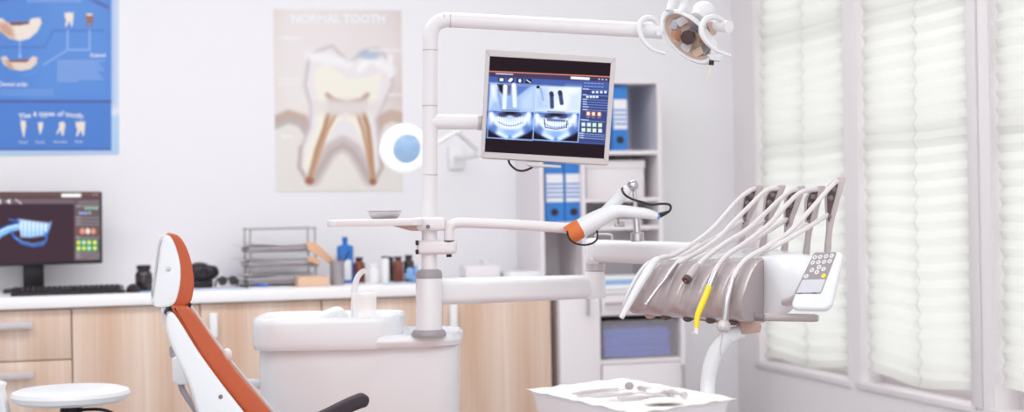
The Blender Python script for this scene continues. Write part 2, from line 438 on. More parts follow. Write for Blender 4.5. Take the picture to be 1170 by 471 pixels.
for i in range(1, 6):
    a, b = xs[i], xs[i + 1]
    root = thing('base_cabinet', clabs[i], 'cabinet', ((a + b) / 2, (CF + BACK) / 2, 0), 'wooden base cabinets under the worktop')
    fin(MB().span((a + .001, CF + 0.02, KICK), (b - .001, BACK - 0.02, CTOP - CT)), 'carcass', 'wood', root)
    fin(MB().span((a + .001, CF + 0.06, 0), (b - .001, BACK - 0.02, KICK)), 'plinth', 'taupe_dark', root)
    zt = CTOP - CT - 0.006
    if i == 1:
        zs = [zt, aty(50, 412, CF).z, aty(50, 412, CF).z - 0.235, KICK]
        hy = [372, 429, 486]
        for k in range(3):
            d = fin(MB().span((a + g, CF, zs[k + 1] + g), (b - g, CF + 0.0195, zs[k] - g), 0.0015), 'drawer_front', 'wood', root)
            zc = aty(10, hy[k], CF).z; xh = (xc(-16), xc(38))
            h = MB().span((xh[0], CF - 0.03, zc - 0.014), (xh[1], CF - 0.018, zc + 0.014), 0.004)
            h.span((xh[0] + .02, CF - .02, zc - .008), (xh[0] + .035, CF, zc + .008)).span((xh[1] - .035, CF - .02, zc - .008), (xh[1] - .02, CF, zc + .008))
            fin(h, 'handle', 'silver_plastic', d, label='silver horizontal bar handle')
    else:
        d = fin(MB().span((a + g, CF, KICK + g), (b - g, CF + 0.0195, zt), 0.0015), 'door', 'wood', root)
        hx = {3: 243.5, 5: 517, 4: 492, 2: 222}[i]
        if i in (3, 5):
            z0, z1 = aty(hx, 386, CF).z, aty(hx, 347 if i == 5 else 357, CF).z; X = xc(hx)
            h = MB().span((X - 0.016, CF - 0.032, z0), (X + 0.016, CF - 0.018, z1), 0.006, 3)
            h.span((X - .01, CF - .02, z0 + .015), (X + .01, CF, z0 + .03)).span((X - .01, CF - .02, z1 - .03), (X + .01, CF, z1 - .015))
            fin(h, 'handle', 'white_gloss', d, label='white upright handle')

# ================================================================ SHELF UNIT
UF = 7.0
ux = [aty(617, 232, UF).x, aty(667, 232, UF).x, aty(757, 232, UF).x]
def uz(x, y): return aty(x, y, UF).z
LF = 6.76
lz_top = aty(720, 331, LF).z
UT = uz(757, 91); t = 0.018
def px_z(x, y): return uz(x, y)
zR = [uz(715, 172), uz(715, 226), uz(715, 258)]
zL = [uz(645, 175), uz(645, 254)]
su = thing('shelf_unit', 'tall white open shelf unit of two columns against the back wall', 'shelf unit', ((ux[0] + ux[2]) / 2, (UF + BACK) / 2, lz_top))
m = MB().span((ux[0], UF, lz_top), (ux[0] + t, BACK - 0.003, UT)); fin(m, 'side_panel', 'cabinet_white', su)
m = MB().span((ux[2] - t, UF, lz_top), (ux[2], BACK - 0.003, UT)); fin(m, 'side_panel', 'cabinet_white', su)
m = MB().span((ux[1] - t / 2, UF + .002, lz_top), (ux[1] + t / 2, BACK - 0.013, UT - t)); fin(m, 'divider', 'cabinet_white', su)
m = MB().span((ux[0] + t, UF, UT - t), (ux[2] - t, BACK - 0.013, UT)); fin(m, 'top_board', 'cabinet_white', su)
m = MB().span((ux[0] + t, BACK - 0.012, lz_top), (ux[2] - t, BACK - 0.003, UT)); fin(m, 'back_panel', 'cabinet_inner', su)
for z in zR: fin(MB().span((ux[1] + t / 2, UF + .004, z - t), (ux[2] - t, BACK - 0.013, z)), 'shelf', 'cabinet_white', su)
for z in zL: fin(MB().span((ux[0] + t, UF + .004, z - t), (ux[1] - t / 2, BACK - 0.013, z)), 'shelf', 'cabinet_white', su)
fin(MB().span((ux[0] + t, UF + .004, lz_top), (ux[2] - t, BACK - 0.013, lz_top + t)), 'bottom_board', 'cabinet_white', su)

# lower cabinet
lx = [ux[0], aty(687, 380, LF).x, ux[2]]
def lz(x, y): return aty(x, y, LF).z
lc = thing('storage_cabinet', 'white low storage cabinet with drawer, open niche and doors under the shelf unit', 'cabinet', ((lx[0] + lx[2]) / 2, (LF + BACK) / 2, 0))
m = MB()
m.span((lx[0], LF + .02, 0.05), (lx[0] + t, BACK - .02, lz_top - .001)).span((lx[2] - t, LF + .001, 0.05), (lx[2], BACK - .02, lz_top - .001)).span((lx[1] - t, LF + .02, .05), (lx[1], BACK - .02, lz_top - .02))
m.span((lx[0] + t, LF + .001, lz_top - t), (lx[2] - t, BACK - .02, lz_top - .001)).span((lx[0] + t, LF + .02, .05), (lx[2] - t, BACK - .02, .07)).span((lx[0] + t, BACK - .03, .07), (lx[2] - t, BACK - .02, lz_top - t))
fin(m, 'carcass', 'cabinet_white', lc)
fin(MB().span((lx[0] + .02, LF + .05, 0), (lx[2] - .02, BACK - .05, .05)), 'plinth', 'taupe_dark', lc)
z_dr = lz(735, 360); z_n0 = lz(735, 410)
fin(MB().span((lx[1], LF + .01, z_n0 - t), (lx[2] - t, BACK - .03, z_n0)), 'shelf', 'cabinet_white', lc)
fin(MB().span((lx[1], LF + .01, z_dr), (lx[2] - t, BACK - .03, z_dr + t)), 'shelf', 'cabinet_white', lc)
d = fin(MB().span((lx[1] + .003, LF, z_dr + .004), (lx[2] - t - .003, LF + .018, lz_top - t - .003), .002), 'drawer', 'cabinet_white', lc)
zc = lz(700, 347); h = MB().tube([(aty(690, 347, LF).x, LF - .02, zc), (aty(714, 347, LF).x, LF - .02, zc)], .006, 10)
h.tube([(aty(692, 347, LF).x, LF - .02, zc), (aty(692, 347, LF).x, LF, zc)], .004, 8).tube([(aty(712, 347, LF).x, LF - .02, zc), (aty(712, 347, LF).x, LF, zc)], .004, 8)
fin(h, 'handle', 'steel', d, label='grey metal bar handle')
def vdoor(xa, xb, z0, z1, hx, hy0, hy1):
    d = fin(MB().span((xa + .003, LF, z0 + .003), (xb - .003, LF + .018, z1 - .003), .002), 'door', 'cabinet_white', lc)
    X = aty(hx, 380, LF).x; a, b = lz(hx, hy0), lz(hx, hy1)
    h = MB().tube([(X, LF - .022, a), (X, LF - .022, b)], .007, 10)
    for z in (a - .012, b + .012): h.tube([(X, LF - .022, z), (X, LF, z)], .005, 8)
    fin(h, 'handle', 'steel', d, label='grey metal bar handle')
vdoor(lx[0], lx[1], .06, lz_top - t, 671, 338, 361)
vdoor(lx[1], lx[2] - t + .003, .06, z_n0 - t, 778, 416, 446)

# ---- things on the shelves
def binder(xa, xb, ybot_z, ytop, Yf, lab):
    X0, X1 = xa, xb; z1 = ytop; z0 = ybot_z + .0005
    root = thing('ring_binder', lab, 'binder', ((X0 + X1) / 2, Yf + .14, z0), 'lever arch binders on the shelves')
    m = MB().span((X0, Yf, z0), (X1, Yf + .004, z1)).span((X0, Yf + .004, z0), (X0 + .003, Yf + .28, z1)).span((X1 - .003, Yf + .004, z0), (X1, Yf + .28, z1))
    fin(m, 'cover', 'blue_binder', root)
    fin(MB().span((X0 + .004, Yf + .03, z0 + .008), (X1 - .004, Yf + .27, z1 - .012)), 'sheets', 'paper', root)
    H = z1 - z0; w = X1 - X0
    lb = fin(MB().span((X0 + .006, Yf - .0012, z0 + H * .33), (X1 - .003, Yf - .0001, z0 + H * .79)), 'spine_label', 'paper', root, label='white spine label with blue lines')
    m = MB()
    for q in (.40, .47, .54, .61): m.span((X0 + .008, Yf - .002, z0 + H * q), (X1 - .005, Yf - .0013, z0 + H * q + .007))
    fin(m, 'label_line', 'blue_binder', lb)
    m = MB().lathe([(0.0, -.003), (.0155, -.003), (.017, 0), (.017, .001)], ((X0 + X1) / 2, Yf - .0005, z0 + H * .165), (0, 1, 0), 18)
    fin(m, 'finger_hole', 'black_soft', root)
bz = zL[1]; bt = bz + .268
def ux_(x, y=240): return aty(x, y, UF + .03).x
binder(ux_(623), ux_(644.5), bz, bt, UF + .03, 'blue binder on the left shelf, the one nearer the pole')
binder(ux_(645.5), ux_(666), bz, bt, UF + .03, 'blue binder on the left shelf, the one nearer the white box')
zz = zR[0]
for x0, x1, lab in ((655, 676, None), (677.5, 698, None), (699.5, 717, 'single blue binder on the top shelf beside the hanging screen')):
    if lab: binder(ux_(x0, 130), ux_(x1, 130), zz, zz + .288, UF + .03, lab)
# storage box on second right shelf
z0 = zR[1] + .0005; a = aty(669.5, 200, UF + .05).x; b = aty(736, 200, UF + .05).x; zt = uz(700, 183)
root = thing('storage_box', 'white lidded cardboard storage box on the shelf under the hanging screen', 'box', ((a + b) / 2, UF + .18, z0))
fin(MB().span((a, UF + .05, z0), (b, UF + .32, zt - .035), .002), 'box_body', 'box_white', root)
fin(MB().span((a - .004, UF + .045, zt - .036), (b + .004, UF + .325, zt), .003), 'lid', 'box_white', root)
# papers lying on third shelf
m = MB()
for k in range(5): m.span((ux[1] + .03 + .006 * (k % 2), UF + .04, zR[2] + .0005 + k * .006), (ux[1] + .28 + .004 * (k % 3), UF + .3, zR[2] + .006 + k * .006))
fin(m, 'paper_stack', 'paper_grey', label='stack of papers lying on the shelf behind the chrome ball joint', cat='papers')
# small white bottle with dark cap in left column
c = aty(662.5, 312, UF + .1); zb = lz_top + t + .0005
root = thing('bottle', 'small white bottle with black cap in the lower left shelf bay', 'bottle', (c.x, c.y, zb))
fin(MB().lathe([(.0, 0), (.018, 0), (.021, .006), (.021, .065), (.012, .082), (.012, .09), (0, .09)], (c.x, c.y, zb), n=20), 'bottle_body', 'white_soft', root)
fin(MB().lathe([(0, .09), (.014, .09), (.014, .115), (0, .116)], (c.x, c.y, zb), n=18), 'cap', 'black_plastic', root)
# blue-covered file pile on the lower cabinet's top
z = lz_top + .0005
for k, (mn, th, dx, lab) in enumerate((('paper', .022, 0, 'white file lying lowest in the pile on the low white cabinet'), ('blue_light', .018, .01, 'light blue file in the pile on the low white cabinet'), ('paper', .014, -.01, 'white file lying topmost in the pile on the low white cabinet'))):
    m = MB().span((aty(690, 320, LF).x + dx, LF + .015, z), (aty(745, 320, LF).x + dx, LF + .225, z + th), .003)
    fin(m, 'document_file', mn, label=lab, cat='file', group='files on the low cabinet'); z += th + .0004
# frosted tub with blue content in niche
z0 = z_n0 + .0005; a = aty(690, 390, LF).x + .003; b = aty(777, 390, LF).x; zt = lz(735, 367)
root = thing('plastic_tub', 'frosted plastic tub filled with blue folded covers in the cabinet niche', 'tub', ((a + b) / 2, LF + .17, z0))
m = MB(); y0, y1 = LF + .03, LF + .32; th = .003
m.span((a, y0, z0), (b, y1, z0 + th)).span((a, y0, z0 + th), (b, y0 + th, zt)).span((a, y1 - th, z0 + th), (b, y1, zt)).span((a, y0 + th, z0 + th), (a + th, y1 - th, zt)).span((b - th, y0 + th, z0 + th), (b, y1 - th, zt))
fin(m, 'tub_body', 'frosted_box', root)
m = MB(); H = zt - z0
m.span((a - .003, y0 - .004, zt - .006), (b + .003, y1 + .003, zt + .004), .002); fin(m, 'lid', 'frosted_box', root)
def cf(u, v):
    return (a + .008 + (b - a - .016) * u, y0 + .008 + .27 * v, z0 + .012 + (H * .86) * min(1, 4 * min(u, 1 - u) + .55) * (0.9 + .1 * math.sin(u * 11 + v * 5)))
m = MB().sheet(cf, 20, 8)
for p in range(5):
    zz = z0 + .006 + p * H * .155
    m.span((a + .008 + .004 * (p % 2), y0 + .006, zz), (b - .03 - .004 * (p % 3), y1 - .008, zz + H * .15), .003, 2)
bc = fin(m, 'folded_covers', 'blue_dark', root)

# ================================================================ POSTERS
def poster_frame(x0, y0, x1, y1):
    tl, tr, br, bl = [aty(x, y, BACK - 0.004) for x, y in ((x0, y0), (x1, y0), (x1, y1), (x0, y1))]
    return tl, tr, br, bl
# blue tooth chart: fixed to the wall, 0.58 x 0.8 m
P = [(-22, -44), (136, -45), (136, 176.5), (-22, 178.5)]
q = Quad(*[aty(x, y, BACK - 0.003) for x, y in P])
root = thing('dental_chart', 'blue dental chart poster in a pale border on the wall above the computer', 'poster', q(.5, 1))
fin(q.slab(MB(), 0, 0, 1, 1, 0, -0.003, 0.0), 'sheet', 'paper', root)
r = Raster(P, 300, 400, (176, 204, 234))
r.rect(118, -50, 140, 132, (222, 226, 236), 3)
r.rect(-18, -40, 127, 171, (72, 128, 208), .5)
r.poly([(60, -40), (127, -40), (127, 116), (30, 116)], (84, 138, 214), 12, .8)
r.rect(-18, 118, 127, 171, (66, 122, 204), .4)
r.rect(-18, 114.5, 127, 117.5, (64, 84, 160), .7)
r.rect(-18, 170, 127, 172, (60, 84, 170), .5)
r.poly([(100, 0), (110, 0), (124, 6), (124, 11)], (74, 96, 172), 1.2); r.line([(-18, 4), (10, -2)], 3, (70, 96, 172), 1)
r.line([(0, 54), (50, 54), (60, 35), (118, 35)], 1.6, (64, 104, 186), .9)
for y in (0, 1.8): r.line([(30, y), (92, y)], 1.0, (150, 176, 222), .5, .8)
IV = (236, 222, 212); BR = (150, 84, 66); DB = (110, 52, 48)
# jaw, upper
r.poly([(-14, 26), (-6, 21), (2, 21), (8, 26), (32, 25), (35, 21), (45, 20), (47, 26), (42, 36), (33, 44), (22, 47), (10, 44), (0, 36), (-10, 30)], IV, .8)
r.poly([(-6, 26), (8, 26), (14, 34), (16, 44), (8, 42), (0, 36)], (190, 140, 112), 3, .8)
r.poly([(10, 25.5), (32, 25), (33, 27), (22, 29), (12, 29)], DB, .7)
r.line([(22, 48), (22, 64)], 1.1, (160, 190, 236), .4); r.poly([(20, 63), (24, 63), (22, 67)], (160, 190, 236), .4)
r.poly([(0, 66), (6, 64), (10, 69), (32, 68), (37, 64), (42, 66), (41, 73), (34, 79), (24, 81), (12, 79), (4, 74)], (226, 208, 196), .8)
r.poly([(8, 69), (33, 68), (30, 71), (12, 71)], (122, 50, 48), .6); r.poly([(4, 68), (12, 72), (16, 80), (9, 78)], (186, 140, 112), 1.5, .8)
r.line([(44, 66), (45, 74), (38, 83), (24, 87)], .8, (120, 160, 222), .5, .7)
# two teeth with their leader lines
def molar(x, y, s, col, two=True):
    r.poly([(x - 5 * s, y - 8 * s), (x - 2 * s, y - 7 * s), (x, y - 8.4 * s), (x + 3 * s, y - 7.2 * s), (x + 5.4 * s, y - 8 * s), (x + 5 * s, y - 1 * s), (x + 4 * s, y + 8 * s), (x + 2.6 * s, y + 8 * s), (x + .6 * s, y + 2 * s),
            (x - 3 * s, y + 8.5 * s), (x - 4.6 * s, y + 8 * s), (x - 3.2 * s, y + 1 * s), (x - 5 * s, y - 3 * s)], col, .5)
molar(78, 22, 1, IV); molar(101.5, 23, .85, (150, 96, 80)); r.rect(98, 15.5, 105, 18, IV, .7)
LB = (140, 172, 228)
r.line([(76.5, 35), (76.5, 57), (102.5, 57)], 2.0, LB, .4); r.line([(101.8, 35), (101.8, 57)], 2.0, LB, .4); r.line([(76.5, 57), (49, 74)], 1.6, LB, .4)
for k in range(10): r.line([(65, 69.5 + k * 2.6), (119 - (k * 7) % 9 if k < 9 else 88, 69.5 + k * 2.6)], 1.5, (138, 166, 222), .35, .9)
for k in range(3): r.line([(0, 103 + k * 2.8), (60, 103 + k * 2.8)], 1.3, (120, 156, 220), .4, .9)
r.poly([(22.5, 138), (28.5, 138), (29, 144), (26.8, 157), (25.8, 157), (23.4, 146)], IV, .4)
r.poly([(42.5, 140), (48.5, 139.5), (48, 146), (45.5, 153.5), (44.6, 153.5), (43, 146)], IV, .4)
r.poly([(66.5, 140), (72, 139), (74, 143), (71.5, 155), (69.5, 155), (68.5, 149), (64.5, 153.5), (63.3, 153), (66.6, 146)], IV, .4)
molar(91, 147, 1.05, IV)
pr = r.build('print', q, .0006, 'printed_image', root)
# lettering
def letter(q, P, text, size_px, fn, name, matn, parent, bold=0.0):
    vs, fs = text_geo(text, 1.0, bold)
    a = np.array(P[0], float); b = np.array(P[1], float); d = np.array(P[3], float)
    A = np.stack([b - a, d - a], 1); Ai = np.linalg.inv(A); out = []
    for v in vs:
        x, y = fn(v.x * size_px, v.y * size_px); uv = Ai @ (np.array([x, y]) - a); out.append(q(float(uv[0]), float(uv[1]), .0012))
    return fin(MB().raw(out, fs), name, matn, parent)
def arc(x, y, R=190, cx=58, cy=133): 
    a = x / R; return (cx + (R + y) * math.sin(a), cy + R - (R + y) * math.cos(a))
letter(q, P, 'The 4 types of tooth:', 8.6, arc, 'lettering', 'paper', root, .012)
letter(q, P, 'Dental pulp:', 6.6, lambda x, y: (15 + x, 98.5 - y), 'lettering', 'paper', root, .012)
letter(q, P, 'Enamel:', 6.0, lambda x, y: (112 + x, 65.5 - y), 'lettering', 'paper', root, .012)
for s, x in (('Incisor', 26), ('Canine', 45), ('Pre-molar', 68.5), ('Molar', 89.5)):
    letter(q, P, s, 3.9, lambda a, b, x=x: (x + a, 164 - b), 'lettering', 'paper', root)

# normal tooth poster
P = [(312.5, 10.5), (458.5, 12), (460.5, 218), (315, 219)]
q = Quad(*[aty(x, y, BACK - 0.003) for x, y in P])
root = thing('tooth_poster', 'beige tooth cross section poster on the wall behind the tall pole', 'poster', q(.5, 1))
fin(q.slab(MB(), 0, 0, 1, 1, 0, -0.003, 0.0), 'sheet', 'paper', root)
r = Raster(P, 300, 420, (212, 198, 198)); r.k = lambda x, y: (300 + x / 2.05, y / 2.05)
r.rect(20, 10, 46, 250, (198, 168, 150), 7, .8); r.rect(310, 10, 330, 250, (204, 178, 162), 6, .7)
r.rect(20, 250, 330, 450, (220, 213, 208), 12); r.ell(110, 160, 60, 90, (236, 230, 228), .6, .9); r.ell(190, 110, 120, 55, (228, 220, 220), .6, .8)  # white glare around the tooth painted in as pale ovals
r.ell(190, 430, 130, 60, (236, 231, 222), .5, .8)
# gums and bone
for pts in ([(22, 300), (60, 285), (90, 292), (108, 330), (90, 380), (96, 445), (22, 447)], [(330, 292), (300, 285), (275, 300), (268, 340), (276, 390), (272, 445), (330, 447)]):
    r.poly(pts, (228, 223, 217), 3)
r.line([(20, 290), (60, 272), (92, 282), (112, 312)], 14, (186, 160, 146), 2.5); r.line([(20, 300), (60, 283), (90, 292), (106, 318)], 6, (176, 172, 176), 2, .7)
r.line([(332, 278), (300, 270), (275, 282), (262, 308)], 13, (192, 164, 148), 2.5)
# tooth body
body = [(112, 130), (160, 112), (200, 150), (235, 128), (268, 118), (300, 150), (300, 200), (280, 240), (262, 280), (270, 340), (272, 395), (258, 428), (240, 400), (222, 365), (205, 342), (186, 332), (165, 342), (148, 365), (128, 400), (108, 428), (90, 392), (92, 350), (112, 300), (116, 250), (102, 200)]
r.line(body + [body[0]], 7, (196, 184, 190), 2.2)
r.poly(body, (232, 226, 228), 2)
dent = [(120, 165), (150, 150), (195, 185), (240, 182), (278, 170), (272, 220), (252, 262), (246, 300), (258, 350), (262, 395), (256, 412), (246, 380), (230, 330), (208, 290), (190, 276), (170, 292), (144, 335), (124, 385), (108, 412), (96, 390), (104, 345), (124, 300), (130, 240), (120, 200)]
r.poly(dent, (240, 237, 222), 2.5)
for x0, y0, x1, y1, w in ((110, 130, 200, 150, 10), (250, 135, 300, 165, 10)): r.line([(x0, y0), (x1, y1)], w, (244, 242, 244), 4, .9)
r.line([(228, 160), (252, 132)], 9, (246, 244, 246), 3); r.ell(250, 127, 12, 6, (150, 170, 196), .4, .8)
r.line([(298, 135), (300, 175)], 7, (240, 238, 240), 2)
# between the roots
r.line([(118, 418), (135, 388), (158, 352), (186, 336), (212, 352), (234, 388), (250, 418)], 17, (198, 184, 184), 3)
r.line([(120, 418), (138, 388), (160, 354), (186, 340), (210, 354), (232, 388), (248, 418)], 5, (176, 158, 154), 2, .8)
r.line([(88, 345), (84, 392), (106, 426)], 4, (188, 170, 164), 1.5); r.line([(276, 345), (280, 392), (260, 426)], 4, (188, 170, 164), 1.5)
# pulp
r.poly([(148, 222), (160, 230), (196, 238), (232, 230), (246, 220), (242, 262), (250, 300), (258, 360), (260, 424), (254, 424), (244, 360), (232, 305), (220, 272), (192, 262), (168, 274), (150, 306), (132, 360), (112, 422), (106, 420), (122, 350), (142, 300), (154, 262)], (206, 190, 184), 2)
BRN = (176, 124, 84)
r.line([(150, 222), (165, 234), (196, 242), (230, 234), (244, 222)], 5, (182, 152, 140), 1.6)
r.line([(152, 268), (144, 300), (126, 350), (108, 424)], 5, BRN, 1.4); r.line([(168, 272), (150, 306), (132, 356), (112, 420)], 3.5, (190, 142, 106), 1.2)
r.line([(236, 268), (246, 300), (252, 350), (258, 426)], 5, BRN, 1.4); r.line([(222, 272), (234, 306), (244, 356), (255, 420)], 3.5, (190, 142, 106), 1.2)
r.ell(109, 424, 5, 4, (150, 84, 50), .4); r.ell(257, 426, 4, 3.5, (150, 84, 50), .4)
r.ell(196, 252, 38, 9, (224, 214, 212), .5, .9)
for x0, x1, y in ((40, 92, 88), (40, 90, 185), (40, 78, 196), (250, 326, 118), (296, 324, 222)): r.line([(x0, y), (x1, y)], 3, (236, 230, 230), 1.2, .9)
r.C = r.C * .86 + np.array((238, 231, 232)) * .14  # pale haze washed into all colours of this picture
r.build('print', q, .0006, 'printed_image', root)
letter(q, P, 'NORMAL TOOTH', 13.5, lambda x, y: (386 + x, 26 - y), 'lettering', 'paper', root, .035)
letter(q, P, 'Bone', 6, lambda x, y: (328 + x, 158 - y), 'lettering', 'paper', root, .02)
letter(q, P, 'Enamel', 5, lambda x, y: (332 + x, 45 - y), 'lettering', 'paper', root, .01)
# ================================================================ THINGS ON THE WORKTOP
ZC = CTOP + 0.0006
def cp(x, Y, z=ZC):
    p = aty(x, 330, Y); return V((p.x, Y, z))
def zy(x, y, Y): return aty(x, y, Y).z
def wpx(n, x, Y): return abs(aty(x + n / 2, 300, Y).x - aty(x - n / 2, 300, Y).x)

# ---- computer screen
Y0 = 7.1
S = [(-39, 219.5), (116, 219), (116.5, 301), (-39, 306)]
dq = [pt(x, y, d) for (x, y), d in zip(S, (6.86, 6.94, 6.94, 6.86))]
q = Quad(*dq)
root = thing('computer_monitor', 'black computer screen on the worktop showing a blue jaw scan, below the dental chart', 'monitor', cp(38, 7.16))
fin(q.slab(MB(), 0, 0, 1, 1, .006, -.03, 0, .004), 'housing', 'black_plastic', root)
S2 = [(-36, 221.6), (113.6, 221.2), (114, 297.4), (-36, 301.6)]
uv = [(.017, .028), (.985, .028), (.985, .955), (.017, .955)]
sq = Quad(*[q(u, v, .0006) for u, v in uv])
r = Raster(S2, 330, 170, (74, 54, 62)); k = 3.486; r.k = lambda x, y: (x / k, 210 + y / k)
r.rect(-140, 38, 402, 44, (186, 116, 92), 1.2); r.rect(-140, 44, 402, 62, (92, 74, 80), 1.5); r.rect(-140, 60, 296, 82, (112, 98, 104), 1.2); r.rect(-140, 80, 290, 312, (66, 48, 58), 1)
r.rect(244, 38, 322, 53, (250, 248, 248), .8)
for x in (374, 388): r.rect(x - 5, 38, x + 4, 46, (180, 130, 110), 1)
for x in (-4, 34): r.poly([(x - 10, 70), (x + 6, 60), (x + 6, 80)], (240, 236, 238), .7)
r.line([(62, 63), (84, 78)], 1.4, (210, 200, 204), .6); r.rect(-60, 62, -35, 76, (230, 226, 230), 1)
r.rect(296, 60, 402, 316, (104, 90, 96), 1.2); r.rect(300, 178, 396, 206, (120, 84, 78), 1)
for y in (72, 84): 
    for x in range(314, 392, 14): r.line([(x, y), (x + 9, y)], .9, (160, 150, 156), .5)
for y in (92, 136, 150, 163, 216, 276, 286, 296): r.line([(302, y), (396, y)], .6, (176, 168, 172), .4); r.line([(302, y - 4), (318, y - 4)], .6, (190, 184, 188), .4)
for x in (342, 356, 370, 384): r.ell(x, 97, 1.5, 1.7, (150, 200, 168), .3)
for x in (318, 330, 342): r.ell(x, 117, 1.5, 1.6, (150, 172, 232), .3)
r.ell(356, 116, 1.5, 1.6, (150, 190, 170), .3)
for x, c in ((327, (226, 150, 132)), (349, (240, 216, 208)), (371, (214, 150, 136))): r.ell(x, 189, 2.8, 3.4, c, .25)
r.rect(302, 222, 388, 270, (58, 150, 104), .8)
for j, y in enumerate((234, 257)):
    for i, x in enumerate((312, 333, 354, 377)): r.ell(x, y, 2.1, 2.3, [(250, 214, 92), (206, 222, 210), (246, 220, 120), (252, 226, 110)][(i + j * 3) % 4], .25)
# blue jaw scan
B1, B2, B3 = (60, 118, 214), (132, 188, 250), (214, 234, 255)
r.line([(-60, 260), (-20, 205), (20, 180), (60, 168)], 7, (50, 96, 186), 1.5); r.line([(-40, 238), (0, 200), (40, 180), (75, 172)], 6.5, B2, 1.5); r.line([(-50, 230), (-10, 192), (30, 174), (70, 164)], 2, B3, 1)
r.poly([(70, 140), (100, 148), (180, 162), (204, 150), (196, 180), (184, 205), (120, 214), (84, 212), (80, 180)], (150, 196, 246), 1.5)
for x in range(84, 190, 16):
    r.poly([(x - 6, 142 + (x - 84) * .12), (x + 7, 144 + (x - 84) * .12), (x + 6, 178), (x, 212 - (x - 84) * .1), (x - 5, 178)], B3, 1.2); r.line([(x + 8, 150), (x + 7, 205)], .5, (70, 120, 206), .4)
r.line([(36, 142), (80, 150)], 1.6, B1, .8); r.line([(44, 190), (58, 214), (84, 236), (130, 248), (170, 242), (184, 222), (180, 196)], 2.2, B1, .7); r.line([(60, 212), (90, 230), (130, 240), (172, 232)], .8, B2, .5)
r.build('display', sq, 0, 'screen_image', root)
nb = pt(38, 303, 6.93); sb = MB()
sb.box(V((nb.x, nb.y + .045, (nb.z + ZC) / 2 + .03)), (.084, .022, nb.z - ZC + .05), None, .004)
fin(sb, 'stand_neck', 'black_plastic', root)
fin(MB().box(V((nb.x, nb.y - .02, ZC + .006)), (.24, .18, .012), None, .004), 'stand_base', 'black_plastic', root)

# ---- keyboard
kx0, kx1 = cp(12, 6.85).x, cp(142, 6.9).x; kc = (kx0 + kx1) / 2; Rk = Matrix.Rotation(math.radians(0), 3, 'Z')
root = thing('keyboard', 'black computer keyboard at the front edge of the worktop', 'keyboard', (kc, 6.9, ZC))
m = MB().prism([(kx0, 6.83, ZC), (kx0, 6.975, ZC), (kx0, 6.975, ZC + .026), (kx0, 6.83, ZC + .012)], (kx1 - kx0, 0, 0), .003); fin(m, 'keyboard_body', 'black_plastic', root)
m = MB()
for j in range(5):
    for i in range(20):
        if j == 0 and 4 < i < 11: continue
        m.box((kx0 + .014 + (kx1 - kx0 - .028) * (i + .5) / 20, 6.845 + .024 * j + .008, ZC + .0175 + .0024 * j), ((kx1 - kx0 - .028) / 20 * .86, .019, .008), None, .002, 1)
m.box((kx0 + .014 + (kx1 - kx0 - .028) * 8 / 20, 6.853, ZC + .0175), ((kx1 - kx0 - .028) * .29, .019, .008), None, .002, 1)
fin(m, 'keys', 'black_soft', root)
# ---- mouse
c = cp(152, 6.88); root = thing('computer_mouse', 'black computer mouse at the right end of the keyboard', 'mouse', c)
m = MB(); loops = []
for k in range(9):
    t_ = -1 + 2 * k / 8; w_ = .03 * math.sqrt(max(0.02, 1 - t_ * t_ * .92)); h_ = .034 * math.sqrt(max(0.03, 1 - (t_ * .95 - .1) ** 2))
    loops.append([c + V((w_ * math.cos(a), t_ * .05, h_ * max(0, math.sin(a)))) for a in [math.pi * s / 8 for s in range(9)]] + [])
m.loft(loops); fin(m, 'mouse_shell', 'black_plastic', root)
fin(MB().lathe([(0, -.004), (.008, -.004), (.008, .004), (0, .004)], c + V((0, -.028, .026)), (1, 0, 0), 14), 'scroll_wheel', 'black_soft', root)

def bottle(x, Y, w, ytop, caph, bodymat, capmat, label, name='bottle', group=None, capw=.75, label_mat=None, z=ZC):
    c = cp(x, Y, z); R_ = wpx(w, x, Y) / 2; H = zy(x, ytop, Y) - z; hc = px(caph, Y)
    root = thing(name, label, 'bottle', c, group); rc = R_ * capw
    fin(MB().lathe([(0, 0), (R_ * .92, 0), (R_, .005), (R_, H - hc - R_ * .55), (R_ * .9, H - hc - R_ * .25), (rc * .85, H - hc - .001), (rc * .85, H - hc + .003), (0, H - hc + .003)], c, n=24), 'bottle_body', bodymat, root)
    fin(MB().lathe([(0, H - hc + .0035), (rc, H - hc + .0035), (rc, H - .003), (rc * .9, H), (0, H)], c, n=20), 'cap', capmat, root)
    if label_mat: fin(MB().lathe([(R_ + .0004, H * .12), (R_ + .0008, H * .12), (R_ + .0008, H * .52), (R_ + .0004, H * .52)], c, n=24), 'paper_label', label_mat, root)
    return root
bottle(164.5, 6.97, 20, 303, 6, 'amber_dark', 'black_plastic', 'dark brown medicine bottle standing beside the computer mouse', capw=.82)
bottle(411, 7.12, 13, 294, 4.5, 'amber', 'black_plastic', 'brown medicine bottle alone, right of the blue mouthwash bottle', capw=.66)
bottle(447.5, 7.14, 9, 293.5, 4, 'amber_dark', 'black_plastic', 'dark narrow medicine bottle left of and behind the red-brown one', capw=.7)
bottle(455.5, 7.06, 11, 293, 4.5, 'amber', 'black_plastic', 'red-brown medicine bottle in the middle of the row near the pole', capw=.75)
bottle(467.5, 7.1, 12, 291.5, 5, 'amber_dark', 'black_plastic', 'almost black medicine bottle closest to the pole, behind a blue wipe', capw=.72)
bottle(440.5, 7.0, 9, 293, 2.5, 'white_soft', 'black_plastic', 'white bottle with flat dark lid left of the brown bottles', capw=1.0)
bottle(427.5, 7.02, 14, 302, 4, 'white_soft', 'white_soft', 'small plain white jar behind the plastic cup', name='jar', capw=.95)

